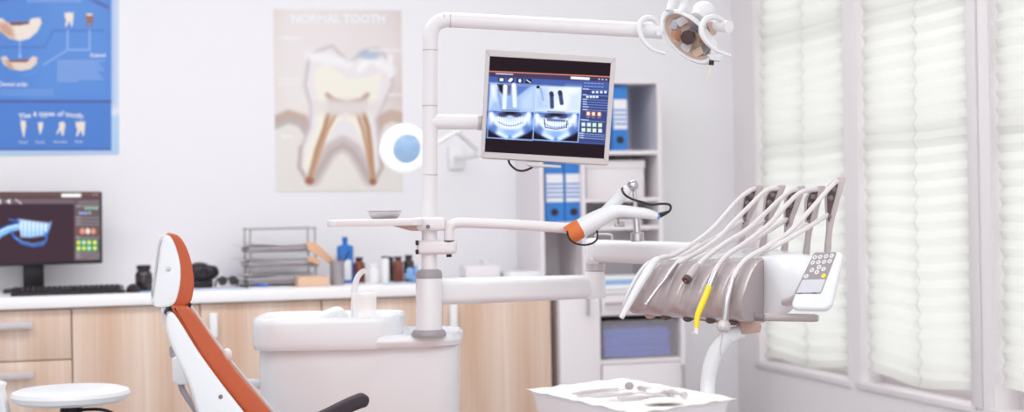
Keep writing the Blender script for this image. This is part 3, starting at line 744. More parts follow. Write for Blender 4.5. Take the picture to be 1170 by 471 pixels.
# blue mouthwash bottle
Yb = 7.12; c = cp(395, Yb); H = zy(395, 270.5, Yb) - ZC; w_ = wpx(18.5, 395, Yb) / 2; d_ = .02
root = thing('mouthwash_bottle', 'blue mouthwash bottle with small blue cap and white label behind the pen holder', 'bottle', c)
def oval(z, sx, sy): return [c + V((sx * math.copysign(abs(math.cos(a)) ** .7, math.cos(a)), sy * math.copysign(abs(math.sin(a)) ** .7, math.sin(a)), z)) for a in [2 * math.pi * k / 28 for k in range(28)]]
fin(MB().loft([oval(0, w_ * .95, d_ * .95), oval(.006, w_, d_), oval(H * .76, w_, d_), oval(H * .80, w_ * .9, d_ * .9), oval(H * .83, w_ * .32, d_ * .5), oval(H * .89, w_ * .3, d_ * .5)]), 'bottle_body', 'blue_plastic', root)
fin(MB().lathe([(0, H * .89), (.011, H * .89), (.0125, H * .91), (.0115, H * .99), (0, H)], c, n=18), 'cap', 'blue_plastic', root)
fin(MB().span(c + V((-w_ * .25, -d_ - .003, H * .06)), c + V((w_ * .62, -d_ - .0002, H * .5)), .001), 'paper_label', 'paper', root)

# mesh pen holder and pens
c = cp(385.5, 6.96); H = zy(385, 299, 6.96) - ZC; R_ = wpx(16, 385, 6.96) / 2
root = thing('pen_holder', 'round grey wire mesh pen holder in front of the blue bottle', 'pen holder', c)
fin(MB().lathe([(0, 0), (R_ * .95, 0), (R_ * .95, .003), (R_, H), (R_ - .0015, H), (R_ * .95 - .0015, .004), (0, .004)], c, n=28), 'mesh_cup', 'mesh_metal', root)
fin(MB().tube([c + V((R_ * math.cos(a), R_ * math.sin(a), H)) for a in [2 * math.pi * k / 24 for k in range(25)]], .0018, 8, smooth=False, cap=False), 'rim', 'wire', root)
for (dx, dy, tx, ty, top, mn, lab) in ((-.006, .0, .05, 0, 286, 'black_soft', 'dark pencil leaning to the right in the pen holder'), (.008, .005, -.004, .012, 292, 'steel', 'grey pen standing nearly upright in the pen holder'), (-.012, -.006, .022, .01, 291, 'brown_dark', 'brown pencil in the pen holder')):
    a = c + V((dx, dy, .006)); b = V((c.x + tx, c.y + ty, zy(385, top, 6.96)))
    if mn == 'black_soft': b = V((cp(400, 6.96).x, c.y, zy(385, 287, 6.96))); a = c + V((-R_ * .6, 0, .006))
    fin(MB().tube([a, a.lerp(b, .93), b], [.0036, .0036, .001], 8, smooth=False), 'pencil', mn, label=lab, cat='pencil', group='pens in the mesh holder')

# beige wooden note box
a = cp(341, 6.9); b = cp(376, 6.9); zt = zy(358, 316.5, 6.9)
root = thing('wooden_box', 'small open beige wooden box at the foot of the wire file tray', 'box', (a + b) / 2 + V((0, .05, 0)))
m = MB(); th = .007
m.span((a.x, 6.9, ZC), (b.x, 6.9 + th, zt), .001).span((a.x, 6.993, ZC), (b.x, 7.0, zt), .001).span((a.x, 6.9 + th, ZC), (a.x + th, 6.993, zt), .001).span((b.x - th, 6.9 + th, ZC), (b.x, 6.993, zt), .001).span((a.x + th, 6.9 + th, ZC), (b.x - th, 6.993, ZC + .005))
fin(m, 'box_body', 'beige_wood', root)
m = MB()
for k in range(4): m.span((a.x + .012, 6.912, ZC + .006 + k * .006), (b.x - .012, 6.988, ZC + .0115 + k * .006))
fin(m, 'note_sheets', 'tan_card', root)

# wire file tray of three tiers
Yf, Yk = 7.03, 7.22
lx0, lx1 = cp(287, Yf).x, cp(361, Yf).x
ztop = zy(325, 261.5, Yf)
root = thing('file_tray', 'grey wire letter tray of three tiers filled with papers', 'file tray', ((lx0 + lx1) / 2, (Yf + Yk) / 2, ZC))
for Yh in (Yf, Yk):
    m = MB().tube([(lx0, Yh, ZC), (lx0, Yh, ztop - .015), (lx0 + .005, Yh, ztop - .004), (lx0 + .015, Yh, ztop), (lx1 - .015, Yh, ztop), (lx1 - .005, Yh, ztop - .004), (lx1, Yh, ztop - .015), (lx1, Yh, ZC)], .004, 10)
    fin(m, 'hoop', 'wire', root)
tz = [zy(325, y, Yf) for y in (323, 305, 288)]
for k, z in enumerate(tz):
    m = MB(); X0, X1 = lx0 - .012, lx1 + .008
    for Yh in (Yf - .03, Yk + .03): m.tube([(X0, Yh, z + .016), (X1, Yh, z + .016)], .0028, 8).tube([(X0, Yh, z), (X1, Yh, z)], .0022, 8)
    for X in (X0, X1): m.tube([(X, Yf - .03, z + .016), (X, Yk + .03, z + .016)], .0028, 8)
    for i in range(14):
        X = X0 + (X1 - X0) * i / 13; m.tube([(X, Yf - .03, z + .016), (X, Yf - .03, z), (X, Yk + .03, z), (X, Yk + .03, z + .016)], .0011, 5, smooth=False)
    for i in range(7):
        Y = Yf - .03 + (Yk - Yf + .06) * i / 6; m.tube([(X0, Y, z), (X1, Y, z)], .0011, 5)
    fin(m, 'tray_tier', 'mesh_metal', root)
for k, z in enumerate(tz):
    n = (9, 8, 9)[k]
    m = MB()
    for i in range(n):
        jx = random.uniform(-.012, .012); ext = random.uniform(0, .07) * (1 if i > n - 4 else .2)
        X0, X1 = lx0 - .004 - ext + jx, lx1 - .004 + jx
        z0 = z + .003 + i * .0034; cu = random.uniform(.002, .008) if i > n - 3 else 0
        def sf(u, v, X0=X0, X1=X1, z0=z0, cu=cu, i=i): return (X0 + (X1 - X0) * u, Yf - .026 + .235 * v + .006 * math.sin(i * 2), z0 + cu * ((1 - u) ** 2 * 1.6 + .4 * math.sin(u * 6 + i)) )
        m.sheet(sf, 12, 2)
    fin(m, 'paper_pile', 'paper_grey', label='pile of loose grey papers in the %s tier of the wire file tray' % ('bottom', 'middle', 'top')[k], cat='papers', group='paper piles in the file tray', solid=.0018)
# tan cards leaning out of the tray
for poly, Yc, lab in (([(350, 276), (361, 277.5), (384, 299), (379, 303.5), (366, 294), (352, 286)], 6.985, 'tan folded card sliding out of the top tier towards the pen holder'), ([(351, 293), (360, 294), (367, 300), (363, 302.5), (352, 298.5)], 6.983, 'small tan card poking out of the middle tier')):
    fin(MB().prism([aty(x, y, Yc) for x, y in poly], (0, .004, 0), .0008), 'paper_card', 'tan_card', label=lab, cat='card')

# black device and small dark things behind the headrest
c = cp(234, 7.1); Wd = wpx(27, 234, 7.1)
root = thing('camera', 'black rounded camera-like device on the worktop just right of the orange headrest', 'camera', c)
zb = zy(234, 318, 7.1); zt = zy(234, 300, 7.1)
m = MB().span((c.x - Wd * .55, 7.06, ZC), (c.x + Wd * .32, 7.15, zb - .004), .008, 3); fin(m, 'base_part', 'black_soft', root)
m = MB().span((c.x - Wd * .6, 7.05, zb - .006), (c.x + Wd * .45, 7.15, zt - .012), .018, 4).ell((c.x - Wd * .22, 7.1, zt - .016), .04, .045, .018).ell((c.x + Wd * .38, 7.1, (zb + zt) / 2 - .008), .022, .045, .028)
fin(m, 'camera_body', 'black_plastic', root)
fin(MB().lathe([(0, 0), (.022, 0), (.024, .03), (.018, .032), (.016, .02), (0, .02)], (c.x - .01, 7.05, (zb + zt) / 2 - .008), (0, -1, 0), 22), 'lens', 'black_soft', root)
c = cp(260, 7.02)
root = thing('magnifier_glasses', 'small black eyewear-like object lying left of the wire file tray', 'glasses', c)
m = MB()
for dx in (-.022, .022): m.lathe([(.011, 0), (.017, 0), (.018, .03), (.012, .03)], c + V((dx, -.01, .026)), (0, -1, .15), 18)
fin(m, 'eyepiece', 'black_plastic', root)
m = MB().tube([c + V((-.045, .05, .004)), c + V((-.044, 0, .03)), c + V((-.02, -.008, .044)), c + V((0, -.01, .036)), c + V((.02, -.008, .044)), c + V((.044, 0, .03)), c + V((.045, .05, .004))], .004, 8)
fin(m, 'frame', 'black_soft', root)
# papers and pens
def sheet_on(x0, x1, Ya, Yb_, z, mn, lab, name='paper_sheet', rot=0):
    a, b = cp(x0, Ya).x, cp(x1, Ya).x; cx_, cy_ = (a + b) / 2, (Ya + Yb_) / 2
    def f(u, v): return V((cx_, cy_, z)) + Matrix.Rotation(rot, 3, 'Z') @ V(((b - a) * (u - .5), (Yb_ - Ya) * (v - .5), .0015 * math.sin(u * 3.1) * math.sin(v * 3)))
    return fin(MB().sheet(f, 8, 4), name, mn, label=lab, cat='paper', solid=.0012)
sheet_on(224, 284, 6.80, 7.01, ZC + .001, 'paper_bluish', 'white printed sheet with bluish edge lying right of the headrest', rot=.05)
sheet_on(286, 334, 6.79, 6.98, ZC + .001, 'paper', 'white sheet lying in front of the wire file tray', rot=-.06)
sheet_on(161, 178, 6.80, 6.92, ZC + .001, 'blue_light', 'light blue note lying beside the mouse', rot=.1)
sheet_on(440, 478, 6.83, 6.97, ZC + .001, 'paper_bluish', 'pale sheet lying in front of the brown bottles', rot=.1)
for x, Y, dx, dy, lab, mn in ((283, 6.88, -.02, .09, 'dark pen lying on the white sheets left of the wire tray', 'black_soft'), (306, 6.9, -.04, .1, 'blue-tipped dark pen lying in front of the wire tray', 'blue_dark')):
    p = cp(x, Y, ZC + .0085); fin(MB().tube([p, p + V((dx, dy, .002))], .0045, 8), 'pen', mn, label=lab, cat='pen')
# crumpled blue wipe
c = cp(474, 6.99); Hc = zy(474, 303, 6.99) - ZC
m = MB(); b = bmesh.new(); bmesh.ops.create_icosphere(b, subdivisions=4, radius=1.0)
for v in b.verts:
    n = v.co.normalized(); k = 1 + .22 * math.sin(n.x * 9 + n.z * 4) + .18 * math.sin(n.y * 11 - n.x * 5) + .12 * math.sin(n.z * 17 + n.y * 7)
    v.co = V((n.x * .04 * k * (1 - .55 * max(0, n.z)), n.y * .035 * k, max(-.0, (n.z * .5 + .5)) * Hc * (0.85 + .2 * math.sin(n.x * 6))))
bmesh.ops.translate(b, vec=c, verts=b.verts); m.merge(b)
fin(m, 'crumpled_wipe', 'blue_light', label='crumpled light blue paper wipe on the worktop next to the pole', cat='wipe')
# white boxes behind the swing arm
a = cp(533, 7.08).x; b = cp(572, 7.08).x; zt = zy(550, 304, 7.08)
root = thing('tissue_box', 'white box with a puffed tissue on the worktop behind the swing arm', 'tissue box', ((a + b) / 2, 7.14, ZC))
fin(MB().span((a, 7.08, ZC), (b, 7.2, zt), .003), 'box_body', 'box_white', root)
def tf(u, v): return ((a + b) / 2 + .02 + .035 * (u - .5) * (1 + .5 * v), 7.14 + .02 * math.sin(u * 8) * (1 - v * .4), zt - .001 + .03 * v + .006 * math.sin(u * 9))
fin(MB().sheet(tf, 16, 5), 'tissue', 'paper', root)
a = cp(582, 7.0).x; b = cp(619, 7.0).x
fin(MB().span((a, 7.0, ZC), (b, 7.2, zy(600, 311, 7.0)), .003), 'paper_ream', 'paper', label='low white paper stack at the right end of the worktop by the shelf unit', cat='papers')

# ================================================================ MAGNIFIER LAMP
D = 6.85
c = pt(463, 171, D); nrm = (CAM - c).normalized(); nrm = (nrm + EX * .28 - EY * .25).normalized()
root = thing('magnifier_lamp', 'round white magnifier lamp with blue lens on a folding arm, partly behind the pole', 'lamp', pt(548, 176, 7.2))
Rr = px(28.5, D)
m = MB().lathe([(Rr * .62, .004), (Rr * .66, -.006), (Rr * .9, -.004), (Rr, .006), (Rr, .03), (Rr * .85, .045), (Rr * .6, .05), (Rr * .56, .03), (Rr * .56, .012)], c, -nrm, 40)
fin(m, 'lamp_ring', 'lamp_white', root)
lc_ = c + EX * px(2.5, D)
m = MB().lathe([(0, -.005), (Rr * .35, -.003), (Rr * .57, .004), (Rr * .57, .01), (0, .012)], lc_, -nrm, 36)
fin(m, 'lens', 'lens_blue', root)
p1 = pt(492, 168, 6.9); p2 = pt(522, 150, 7.0); p3 = pt(546, 172, 7.2)
m = MB().tube([c - nrm * .05 + EX * .03, p1], .011, 10).tube([p1, p2], .011, 10).tube([p2, p3], .011, 10)
for p in (p1, p2): m.ell(p, .018, .018, .018)
fin(m, 'folding_arm', 'white_soft', root)
w0 = V((p3.x, BACK, p3.z)); m = MB().tube([p3, p3 + V((0, .03, -.02)), w0 + V((0, -.02, -.02)), w0 + V((0, -.001, -.02))], .012, 10).box(w0 + V((0, -.012, -.02)), (.07, .022, .1), None, .006)
fin(m, 'wall_bracket', 'white_soft', root)
# ================================================================ DENTAL UNIT (water unit, pole, arms)
DU = 4.9
def up(x, y, d=DU): return pt(x, y, d)
FRH = V((EX.x, EX.y, 0)).normalized()          # horizontal direction across the view
FDH = V((-FRH.y, FRH.x, 0))                     # horizontal direction away from the viewer
ZU = V((0, 0, 1))
def rrect(c, sx, sy, r, z, n=8):
    """Rounded rectangle loop round c (horizontal, in the unit's own directions)."""
    out = []; r = min(r, sx * .999, sy * .999)
    for cx_, cy_, a0 in ((sx - r, sy - r, 0), (-sx + r, sy - r, 90), (-sx + r, -sy + r, 180), (sx - r, -sy + r, 270)):
        for i in range(n + 1):
            a = math.radians(a0 + 90 * i / n); out.append(V((c.x, c.y, 0)) + FRH * (cx_ + r * math.cos(a)) + FDH * (cy_ + r * math.sin(a)) + ZU * z)
    return out
fl = up(406, 400, 4.9); HW = px(118, DU)       # half length of the water unit
zs_top, zs_bot, zb_rim = up(500, 382).z, up(406, 399).z, up(380, 363).z
uc = V((fl.x, fl.y, 0)) + FDH * .16
root = thing('dental_water_unit', 'glossy white dental water unit with spittoon basin beside the orange chair', 'dental unit', (uc.x, uc.y, 0))
UNIT = root
hx, hy = px(116, DU), .15
bcen = uc + FRH * px(1, DU)
m = MB().loft([rrect(bcen, hx * .93, hy * .9, .08, 0), rrect(bcen, hx * .96, hy * .95, .08, .35), rrect(bcen, hx, hy, .075, zs_bot - .06), rrect(bcen, hx * .995, hy * .99, .075, zs_bot + .012)])
fin(m, 'cabinet_body', 'unit_white', root)
sx, sy = px(121, DU), .178
m = MB().loft([rrect(uc, sx * .965, sy * .95, .1, zs_bot), rrect(uc, sx * .992, sy * .985, .1, zs_bot + .006), rrect(uc, sx, sy, .1, zs_bot + .02), rrect(uc, sx, sy, .1, zs_top - .022), rrect(uc, sx * .992, sy * .985, .1, zs_top - .007), rrect(uc, sx * .965, sy * .95, .09, zs_top)])
fin(m, 'top_slab', 'unit_white', root)
# raised basin at the left
bc_ = up(371.5, 380, 4.9); bc_ = V((bc_.x, bc_.y, 0)) + FDH * .16
bx, by = px(86.5, DU), .178
def bl(s, z, e=0): return rrect(bc_, bx * (1 - (1 - s) * .75), by * s, .085 * s, z)
m = MB().loft([bl(.975, zs_bot - .001), bl(.995, zs_bot + .006), bl(1.003, zs_bot + .018), bl(1.003, zb_rim - .024), bl(.985, zb_rim - .006), bl(.955, zb_rim), bl(.92, zb_rim - .002), bl(.88, zb_rim - .012), bl(.8, zb_rim - .035), bl(.55, zb_rim - .05), bl(.12, zb_rim - .055)])
fin(m, 'spittoon_basin', 'unit_white', root)
# rinse spout and cup filler
m = MB().tube([up(350, 377, 5.03), up(358, 369.5, 5.03), up(368, 363.5, 5.03), up(378, 358.5, 5.03), up(386, 356.5, 5.03), up(391, 360.5, 5.03), up(392.5, 367, 5.03), up(392.5, 376, 5.03)], [.017, .0175, .017, .0165, .016, .0155, .015, .0145], 14)
fin(m, 'rinse_spout', 'white_gloss', root)
m = MB().tube([up(405, 374, 4.96), up(405, 345, 4.96), up(405.5, 328, 4.96), up(408.5, 317, 4.96), up(414, 310.5, 4.96), up(418.5, 310.5, 4.95), up(420, 313, 4.95)], [.0115, .0105, .0095, .0085, .008, .0075, .007], 12)
fin(m, 'cup_filler', 'white_gloss', root)
# pole
m = MB().lathe([(px(20, DU), 0), (px(20, DU), px(2.5, DU)), (px(17.5, DU), px(6.5, DU)), (px(15, DU), px(7, DU))], V(up(490, 383.5)) + FDH * .0, (0, 0, 1), 36)
fin(m, 'post_flange', 'grey_ring', root, label='grey flange at the foot of the post')
pole_top = [up(490, 382), up(490.2, 318)]
m = MB().tube(pole_top, px(15, DU), 32); fin(m, 'post_sleeve', 'white_gloss', root)
m = MB().lathe([(px(15.2, DU), 0), (px(15.2, DU), px(5, DU)), (px(13.5, DU), px(9, DU)), (px(9.5, DU), px(10.2, DU))], up(490.2, 318), (0, 0, 1), 36)
fin(m, 'sleeve_collar', 'grey_ring', root, label='grey collar on the sleeve top')
m = MB().tube([up(490.3, 309), up(491, 200)], px(8.9, DU), 28)
fin(m, 'pole', 'white_pole', root)
m = MB().tube([up(491, 199.5), up(491.5, 56), up(491.8, 46), up(493.5, 34), up(499, 26.5), up(508, 23), up(520, 23), up(620, 28.2), up(738, 34.5)], px(8.7, DU), 28, sub=6)
fin(m, 'upper_arm', 'white_pole', root)
m = MB()
for x, y, ax in ((491.4, 200, (up(491, 150) - up(491, 200))), (491.4, 57.5, (up(491, 20) - up(491, 60))), (491, 121, (up(491, 20) - up(491, 60))), (515, 23.1, up(620, 28.2) - up(520, 23))):
    a = ax.normalized() * px(.7, DU); m.tube([up(x, y) - a, up(x, y) + a], px(9.0, DU), 28)
fin(m, 'joint_seam', 'silver_plastic', root)
m = MB().tube([up(491.5, 139), up(552, 139.5, 4.93)], px(8.8, DU), 24)
fin(m, 'screen_arm', 'white_pole', root)
m = MB().lathe([(px(9.0, DU), 0), (px(9.6, DU), .004), (px(9.6, DU), .012), (px(9, DU), .016)], up(545, 139.4, 4.925), up(552, 139.5, 4.93) - up(491.5, 139), 24)
fin(m, 'arm_collar', 'silver_plastic', root)
# clamp for swing arm
def lbox(m, x0, y0, x1, y1, d, depth, bev=.004, seg=3):
    """A block upright in the unit's directions whose near face spans the given outline at depth d."""
    a, b = up((x0 + x1) / 2, (y0 + y1) / 2, d), 0
    R_ = Matrix((FRH, FDH, ZU)).transposed()
    m.box(a + FDH * depth / 2, (px(x1 - x0, d), depth, px(y1 - y0, d)), R_, bev, seg); return m
m = lbox(MB(), 476, 274.5, 521.5, 291, DU - .035, .075, .012, 4)
fin(m, 'arm_clamp', 'white_pole', root)
m = MB().tube([up(513, 294, DU - .005), up(513, 290, DU - .005)], px(3, DU), 16).box(up(476.5, 277.5, DU - .03), (.008, .012, .014), None, .002).box(up(476.5, 288, DU - .03), (.008, .012, .014), None, .002)
fin(m, 'clamp_bolt', 'black_soft', root)
# main lower arm
def bar(m, p0, p1, h0, h1, dep0, dep1, r=.25, n=6, bulge=0):
    """Rounded bar between two points: height h, depth dep at either end."""
    ax = (p1 - p0).normalized(); side = ax.cross(ZU).normalized(); upv = side.cross(ax).normalized(); loops = []
    for t_, s in ((0, .82), (.012, .95), (.03, 1), (.5, 1 + bulge), (.97, 1), (.988, .95), (1, .82)):
        c = p0.lerp(p1, t_); hh = (h0 * (1 - t_) + h1 * t_) / 2 * s; dd = (dep0 * (1 - t_) + dep1 * t_) / 2 * s; rr = min(hh, dd) * 2 * r; lp = []
        for cx_, cy_, a0 in ((dd - rr, hh - rr, 0), (-dd + rr, hh - rr, 90), (-dd + rr, -hh + rr, 180), (dd - rr, -hh + rr, 270)):
            for i in range(n + 1):
                a = math.radians(a0 + 90 * i / n); lp.append(c + side * (cx_ + rr * math.cos(a)) + upv * (cy_ + rr * math.sin(a)))
        loops.append(lp)
    return m.loft(loops)
DA0, DA1 = 4.97, 5.12
root2 = thing('unit_support_arm', 'long white horizontal arm carrying the instrument head, jointed at a round knuckle', 'arm', up(505, 350, DA0))
m = bar(MB(), up(496, 333.5, DA0), up(678, 327.5, DA1), px(30.5, DA0), px(26.5, DA1), .09, .085, .3)
fin(m, 'lower_arm', 'white_enamel', root2)
m = MB().lathe([(px(11.6, 5.1), 0), (px(12.2, 5.1), .004), (px(12.2, 5.1), px(20, 5.1)), (px(11.2, 5.1), px(26, 5.1)), (px(10.9, 5.1), px(30.5, 5.1)), (px(10, 5.1), px(31, 5.1))], up(680, 341, 5.1), (0, 0, 1), 32)
fin(m, 'knuckle', 'white_gloss', root2)
m = MB().tube([up(681, 309, 5.1), up(681.5, 300, 5.1)], px(10.2, 5.1), 28); fin(m, 'pivot', 'silver_plastic', root2)
m = lbox(MB(), 669.5, 272.5, 686.5, 302.5, 5.06, .09, .014, 4); fin(m, 'elbow_block', 'white_gloss', root2)
m = bar(MB(), up(682, 286.5, 5.08), up(800, 291, 4.98), px(25, 5.08), px(27, 5.0), .075, .08, .3)
fin(m, 'upper_arm', 'white_enamel', root2)
m = MB().tube([up(680, 273, 5.12), up(680.5, 269.5, 5.12), up(684, 268, 5.12), up(695, 268, 5.12), up(699, 269.5, 5.12), up(699.5, 275, 5.12)], .004, 8); fin(m, 'wire_loop', 'silver_plastic', root2)
m = MB().tube([up(675.5, 295, 5.055), up(675.5, 295, 5.062)], .006, 12); fin(m, 'screw', 'steel', root2)

# ---- side tray on the pole
root3 = thing('side_tray', 'thin white side tray clamped to the pole at eye height', 'tray', up(490, 257))
zt = up(430, 250.5).z; th = px(7.5, DU)
cl = up(427, 253); c0 = V((cl.x, cl.y, 0))
def trl(s, z): return rrect(c0 + FRH * px(4, DU), px(54, DU) * s, .115 * s, .03, z)
m = MB().loft([trl(.975, zt - th), trl(.99, zt - th * .9), trl(1, zt - th * .2), trl(.997, zt - .0015), trl(.985, zt), trl(.96, zt - .0012)])
fin(m, 'tray_plate', 'white_pole', root3)
m = MB().prism([up(446, 257.5, DU - .04), up(478, 255, DU - .04), up(478, 264, DU - .04), up(469, 264, DU - .04)], FDH * .08, .004)
fin(m, 'tray_bracket', 'tan_shade', root3, label='bracket under the tray, pinkish in shade')
m = lbox(MB(), 471, 248.5, 508.5, 264, DU - .04, .085, .01, 4); fin(m, 'pole_collar', 'white_pole', root3)
m = MB().tube([up(489, 259.2, DU - .042), up(489, 259.2, DU - .0385)], .006, 12); fin(m, 'screw', 'taupe_dark', root3)
# steel bowl on it
b0 = up(440, 250.2); b0 = V((b0.x, b0.y, zt + .0008)) - FDH * .02
k = px(1, DU)
m = MB().lathe([(0, 0), (14 * k, 0), (17.5 * k, 3 * k), (18.6 * k, 8.2 * k), (20.6 * k, 8.8 * k), (20.6 * k, 9.3 * k), (18.4 * k, 8.9 * k), (17 * k, 3.6 * k), (13.5 * k, .8 * k), (0, .8 * k)], b0, n=40)
fin(m, 'steel_bowl', 'steel', label='small shiny steel bowl standing on the side tray', cat='bowl')

# ---- plastic cup
c1 = up(417, 372.5, 4.93); c1.z = zb_rim - .03
m = MB(); tp = up(417, 335, 4.93).z - c1.z
m.lathe([(0, 0), (11.8 * k, 0), (12.3 * k, .003), (14.2 * k, tp - .003), (14.6 * k, tp), (14.1 * k, tp), (13.7 * k, tp - .004), (11.8 * k, .005), (0, .004)], c1, n=36)
root = thing('plastic_cup', 'translucent white plastic cup standing under the curved cup filler', 'cup', c1)
fin(m, 'cup_wall', 'clear_plastic', root)
m = MB().lathe([(14.2 * k, tp - .003), (14.9 * k, tp - .002), (14.9 * k, tp), (14.2 * k, tp + .001)], c1, n=36); fin(m, 'rim', 'clear_plastic', root)

# ================================================================ HANGING SCREEN
DM = 4.88
TL, TR, BR, BL_ = up(555, 56.5, DM + .01), up(703.7, 66.2, DM), up(695, 188.5, DM - .02), up(549, 180, DM - .01)
q = Quad(TL, TR, BR, BL_)
root = thing('hanging_monitor', 'tilted screen in a pale grey frame showing dental x-rays, carried by the pole', 'monitor', up(622, 192, DM + .03))
m = q.slab(MB(), 0, 0, 1, 1, .008, -.045, -.004, .006, 3)
fin(m, 'housing', 'silver_plastic', root)
S2 = [(559.8, 64.2), (698, 72.2), (690, 181.5), (553.8, 173.6)]
def q_uv(x, y):      # invert the patch approximately
    u_, v_ = .5, .5
    A = [np.array([555, 56.5]), np.array([703.7, 66.2]), np.array([695, 188.5]), np.array([549, 180])]
    for _ in range(8):
        p = (A[0] * (1 - u_) + A[1] * u_) * (1 - v_) + (A[3] * (1 - u_) + A[2] * u_) * v_
        du = (A[1] - A[0]) * (1 - v_) + (A[2] - A[3]) * v_; dv = (A[3] - A[0]) * (1 - u_) + (A[2] - A[1]) * u_
        e = np.array([x, y]) - p; s = np.linalg.solve(np.stack([du, dv], 1), e); u_ += s[0]; v_ += s[1]
    return u_, v_
suv = [q_uv(*p) for p in S2]
# bezel as four bars round the glass
outer = [(0, 0), (1, 0), (1, 1), (0, 1)]; bez = MB()
for i in range(4):
    j = (i + 1) % 4
    bez.prism([q(*outer[i], -.004), q(*outer[j], -.004), q(*suv[j], -.004), q(*suv[i], -.004)], q.n * .0045, .0012, 1)
fin(bez, 'bezel', 'silver_plastic', root)
sq = Quad(*[q(u_, v_, -.0015) for u_, v_ in suv])
r = Raster(S2, 420, 330, (34, 22, 30)); k2 = 3.364; r.k = lambda x, y: (550 + x / k2, 55 + y / k2)
NV = (58, 72, 124); DK = (46, 42, 76); BLU = (76, 98, 170)
r.poly([(27, 90), (500, 111), (478, 372), (10, 346)], (70, 90, 160), .3)
r.poly([(27, 92), (500, 113), (499, 133), (26, 110)], (70, 58, 92), .4)
r.line([(28, 88.5), (497, 110.5)], 1.2, (226, 132, 92), .35)
r.poly([(26, 109), (499, 132), (498, 152), (24, 132)], (72, 94, 166), .5)
r.line([(26, 134), (384, 150)], .7, (150, 182, 236), .35)
r.poly([(344, 109), (417, 113), (416, 123), (343, 119)], (246, 244, 248), .35)
for x in (453, 466, 480): r.rect(x - 3, 117 + (x - 453) * .06, x + 3, 122 + (x - 453) * .06, (206, 214, 238), .4)
for x0, x1 in ((57, 76), (78, 101), (105, 120)): r.line([(x0, 98.3 + (x0 - 57) * .045), (x1, 98.3 + (x1 - 57) * .045)], 1.2, (222, 230, 246), .5)
for i, x in enumerate((77, 112, 148, 181)):
    y = 121 + (x - 77) * .055; r.rect(x - 12, y - 8, x + 12, y + 8, (34, 28, 48), .4)
    if i == 0: r.rect(x - 7, y - 5, x + 8, y + 6, (244, 246, 250), .4)
    elif i == 1: r.ell(x, y, 3.0, 1.9, (246, 248, 244), .2, rot=-.6)
    elif i == 2: r.ell(x, y + .5, 1.7, 2.1, (248, 246, 244), .25)
    else: r.line([(x - 7, y - 4), (x + 8, y + 6)], 1.1, (246, 244, 244), .4)
# four x-ray pictures
G = (150, 182, 230); LG = (206, 222, 244); WH = (240, 246, 252); BK = (30, 20, 32)
P1 = [(36, 137), (206, 145), (200, 243), (29, 237)]
r.poly(P1, (158, 186, 230), .4); r.poly([(36, 137), (62, 138), (60, 170), (30, 236), (29, 237)], LG, 3)
r.poly([(62, 139), (84, 140), (84, 178), (70, 166)], BK, 1.2, .95); r.poly([(98, 141), (116, 142), (112, 182), (100, 180)], (70, 66, 104), 1.5, .8)
r.poly([(134, 143), (190, 146), (138, 186)], (86, 110, 180), 1.5, .9); r.poly([(140, 200), (206, 150), (202, 240), (140, 240)], (190, 210, 240), 4, .8)
r.poly([(72, 240), (110, 180), (150, 200), (150, 242)], (136, 168, 222), 4, .6)
r.line([(42, 150), (56, 200)], 4, WH, 2, .5); r.line([(64, 160), (76, 225)], 1.6, (110, 140, 200), 1.2, .8)
for x0, y0, x1, y1, w in ((92, 148, 88, 232, 4.6), (125, 142, 129, 222, 4.8)):
    r.line([(x0, y0), (x1, y1)], w, (226, 236, 250), .8); r.line([(x0, y0), (x1, y1)], w * .4, WH, .8)
    for s in range(9): 
        t_ = .3 + s * .075; r.line([(x0 + (x1 - x0) * t_ - 6, y0 + (y1 - y0) * t_), (x0 + (x1 - x0) * t_ + 6, y0 + (y1 - y0) * t_ + 2)], .35, (176, 200, 236), .3, .7)
P2 = [(208, 145), (384, 152), (379, 248), (203, 243)]
r.poly(P2, (214, 226, 244), .4); r.poly([(330, 150), (384, 152), (379, 248), (250, 244), (300, 200)], WH, 5, .7); r.poly([(210, 160), (250, 152), (262, 232), (206, 238)], (160, 188, 230), 5, .8)
r.line([(222, 160), (244, 210)], 5, (196, 212, 240), 2, .9); r.line([(228, 156), (238, 200)], 2, (110, 140, 200), 1.2, .7); r.poly([(340, 180), (382, 168), (380, 246), (330, 240)], (190, 208, 238), 4, .7)
for x0, y0, x1, y1 in ((270, 176, 272, 226), (303, 172, 309, 212)):
    r.line([(x0, y0), (x1, y1)], 4.4, (64, 74, 120), .7); r.line([(x0 - 1, y0 - 2), (x0 + 1, y0 + 5)], 4.6, (52, 54, 92), .6)
r.ell(218, 150, 2, 1.6, BK, .3)
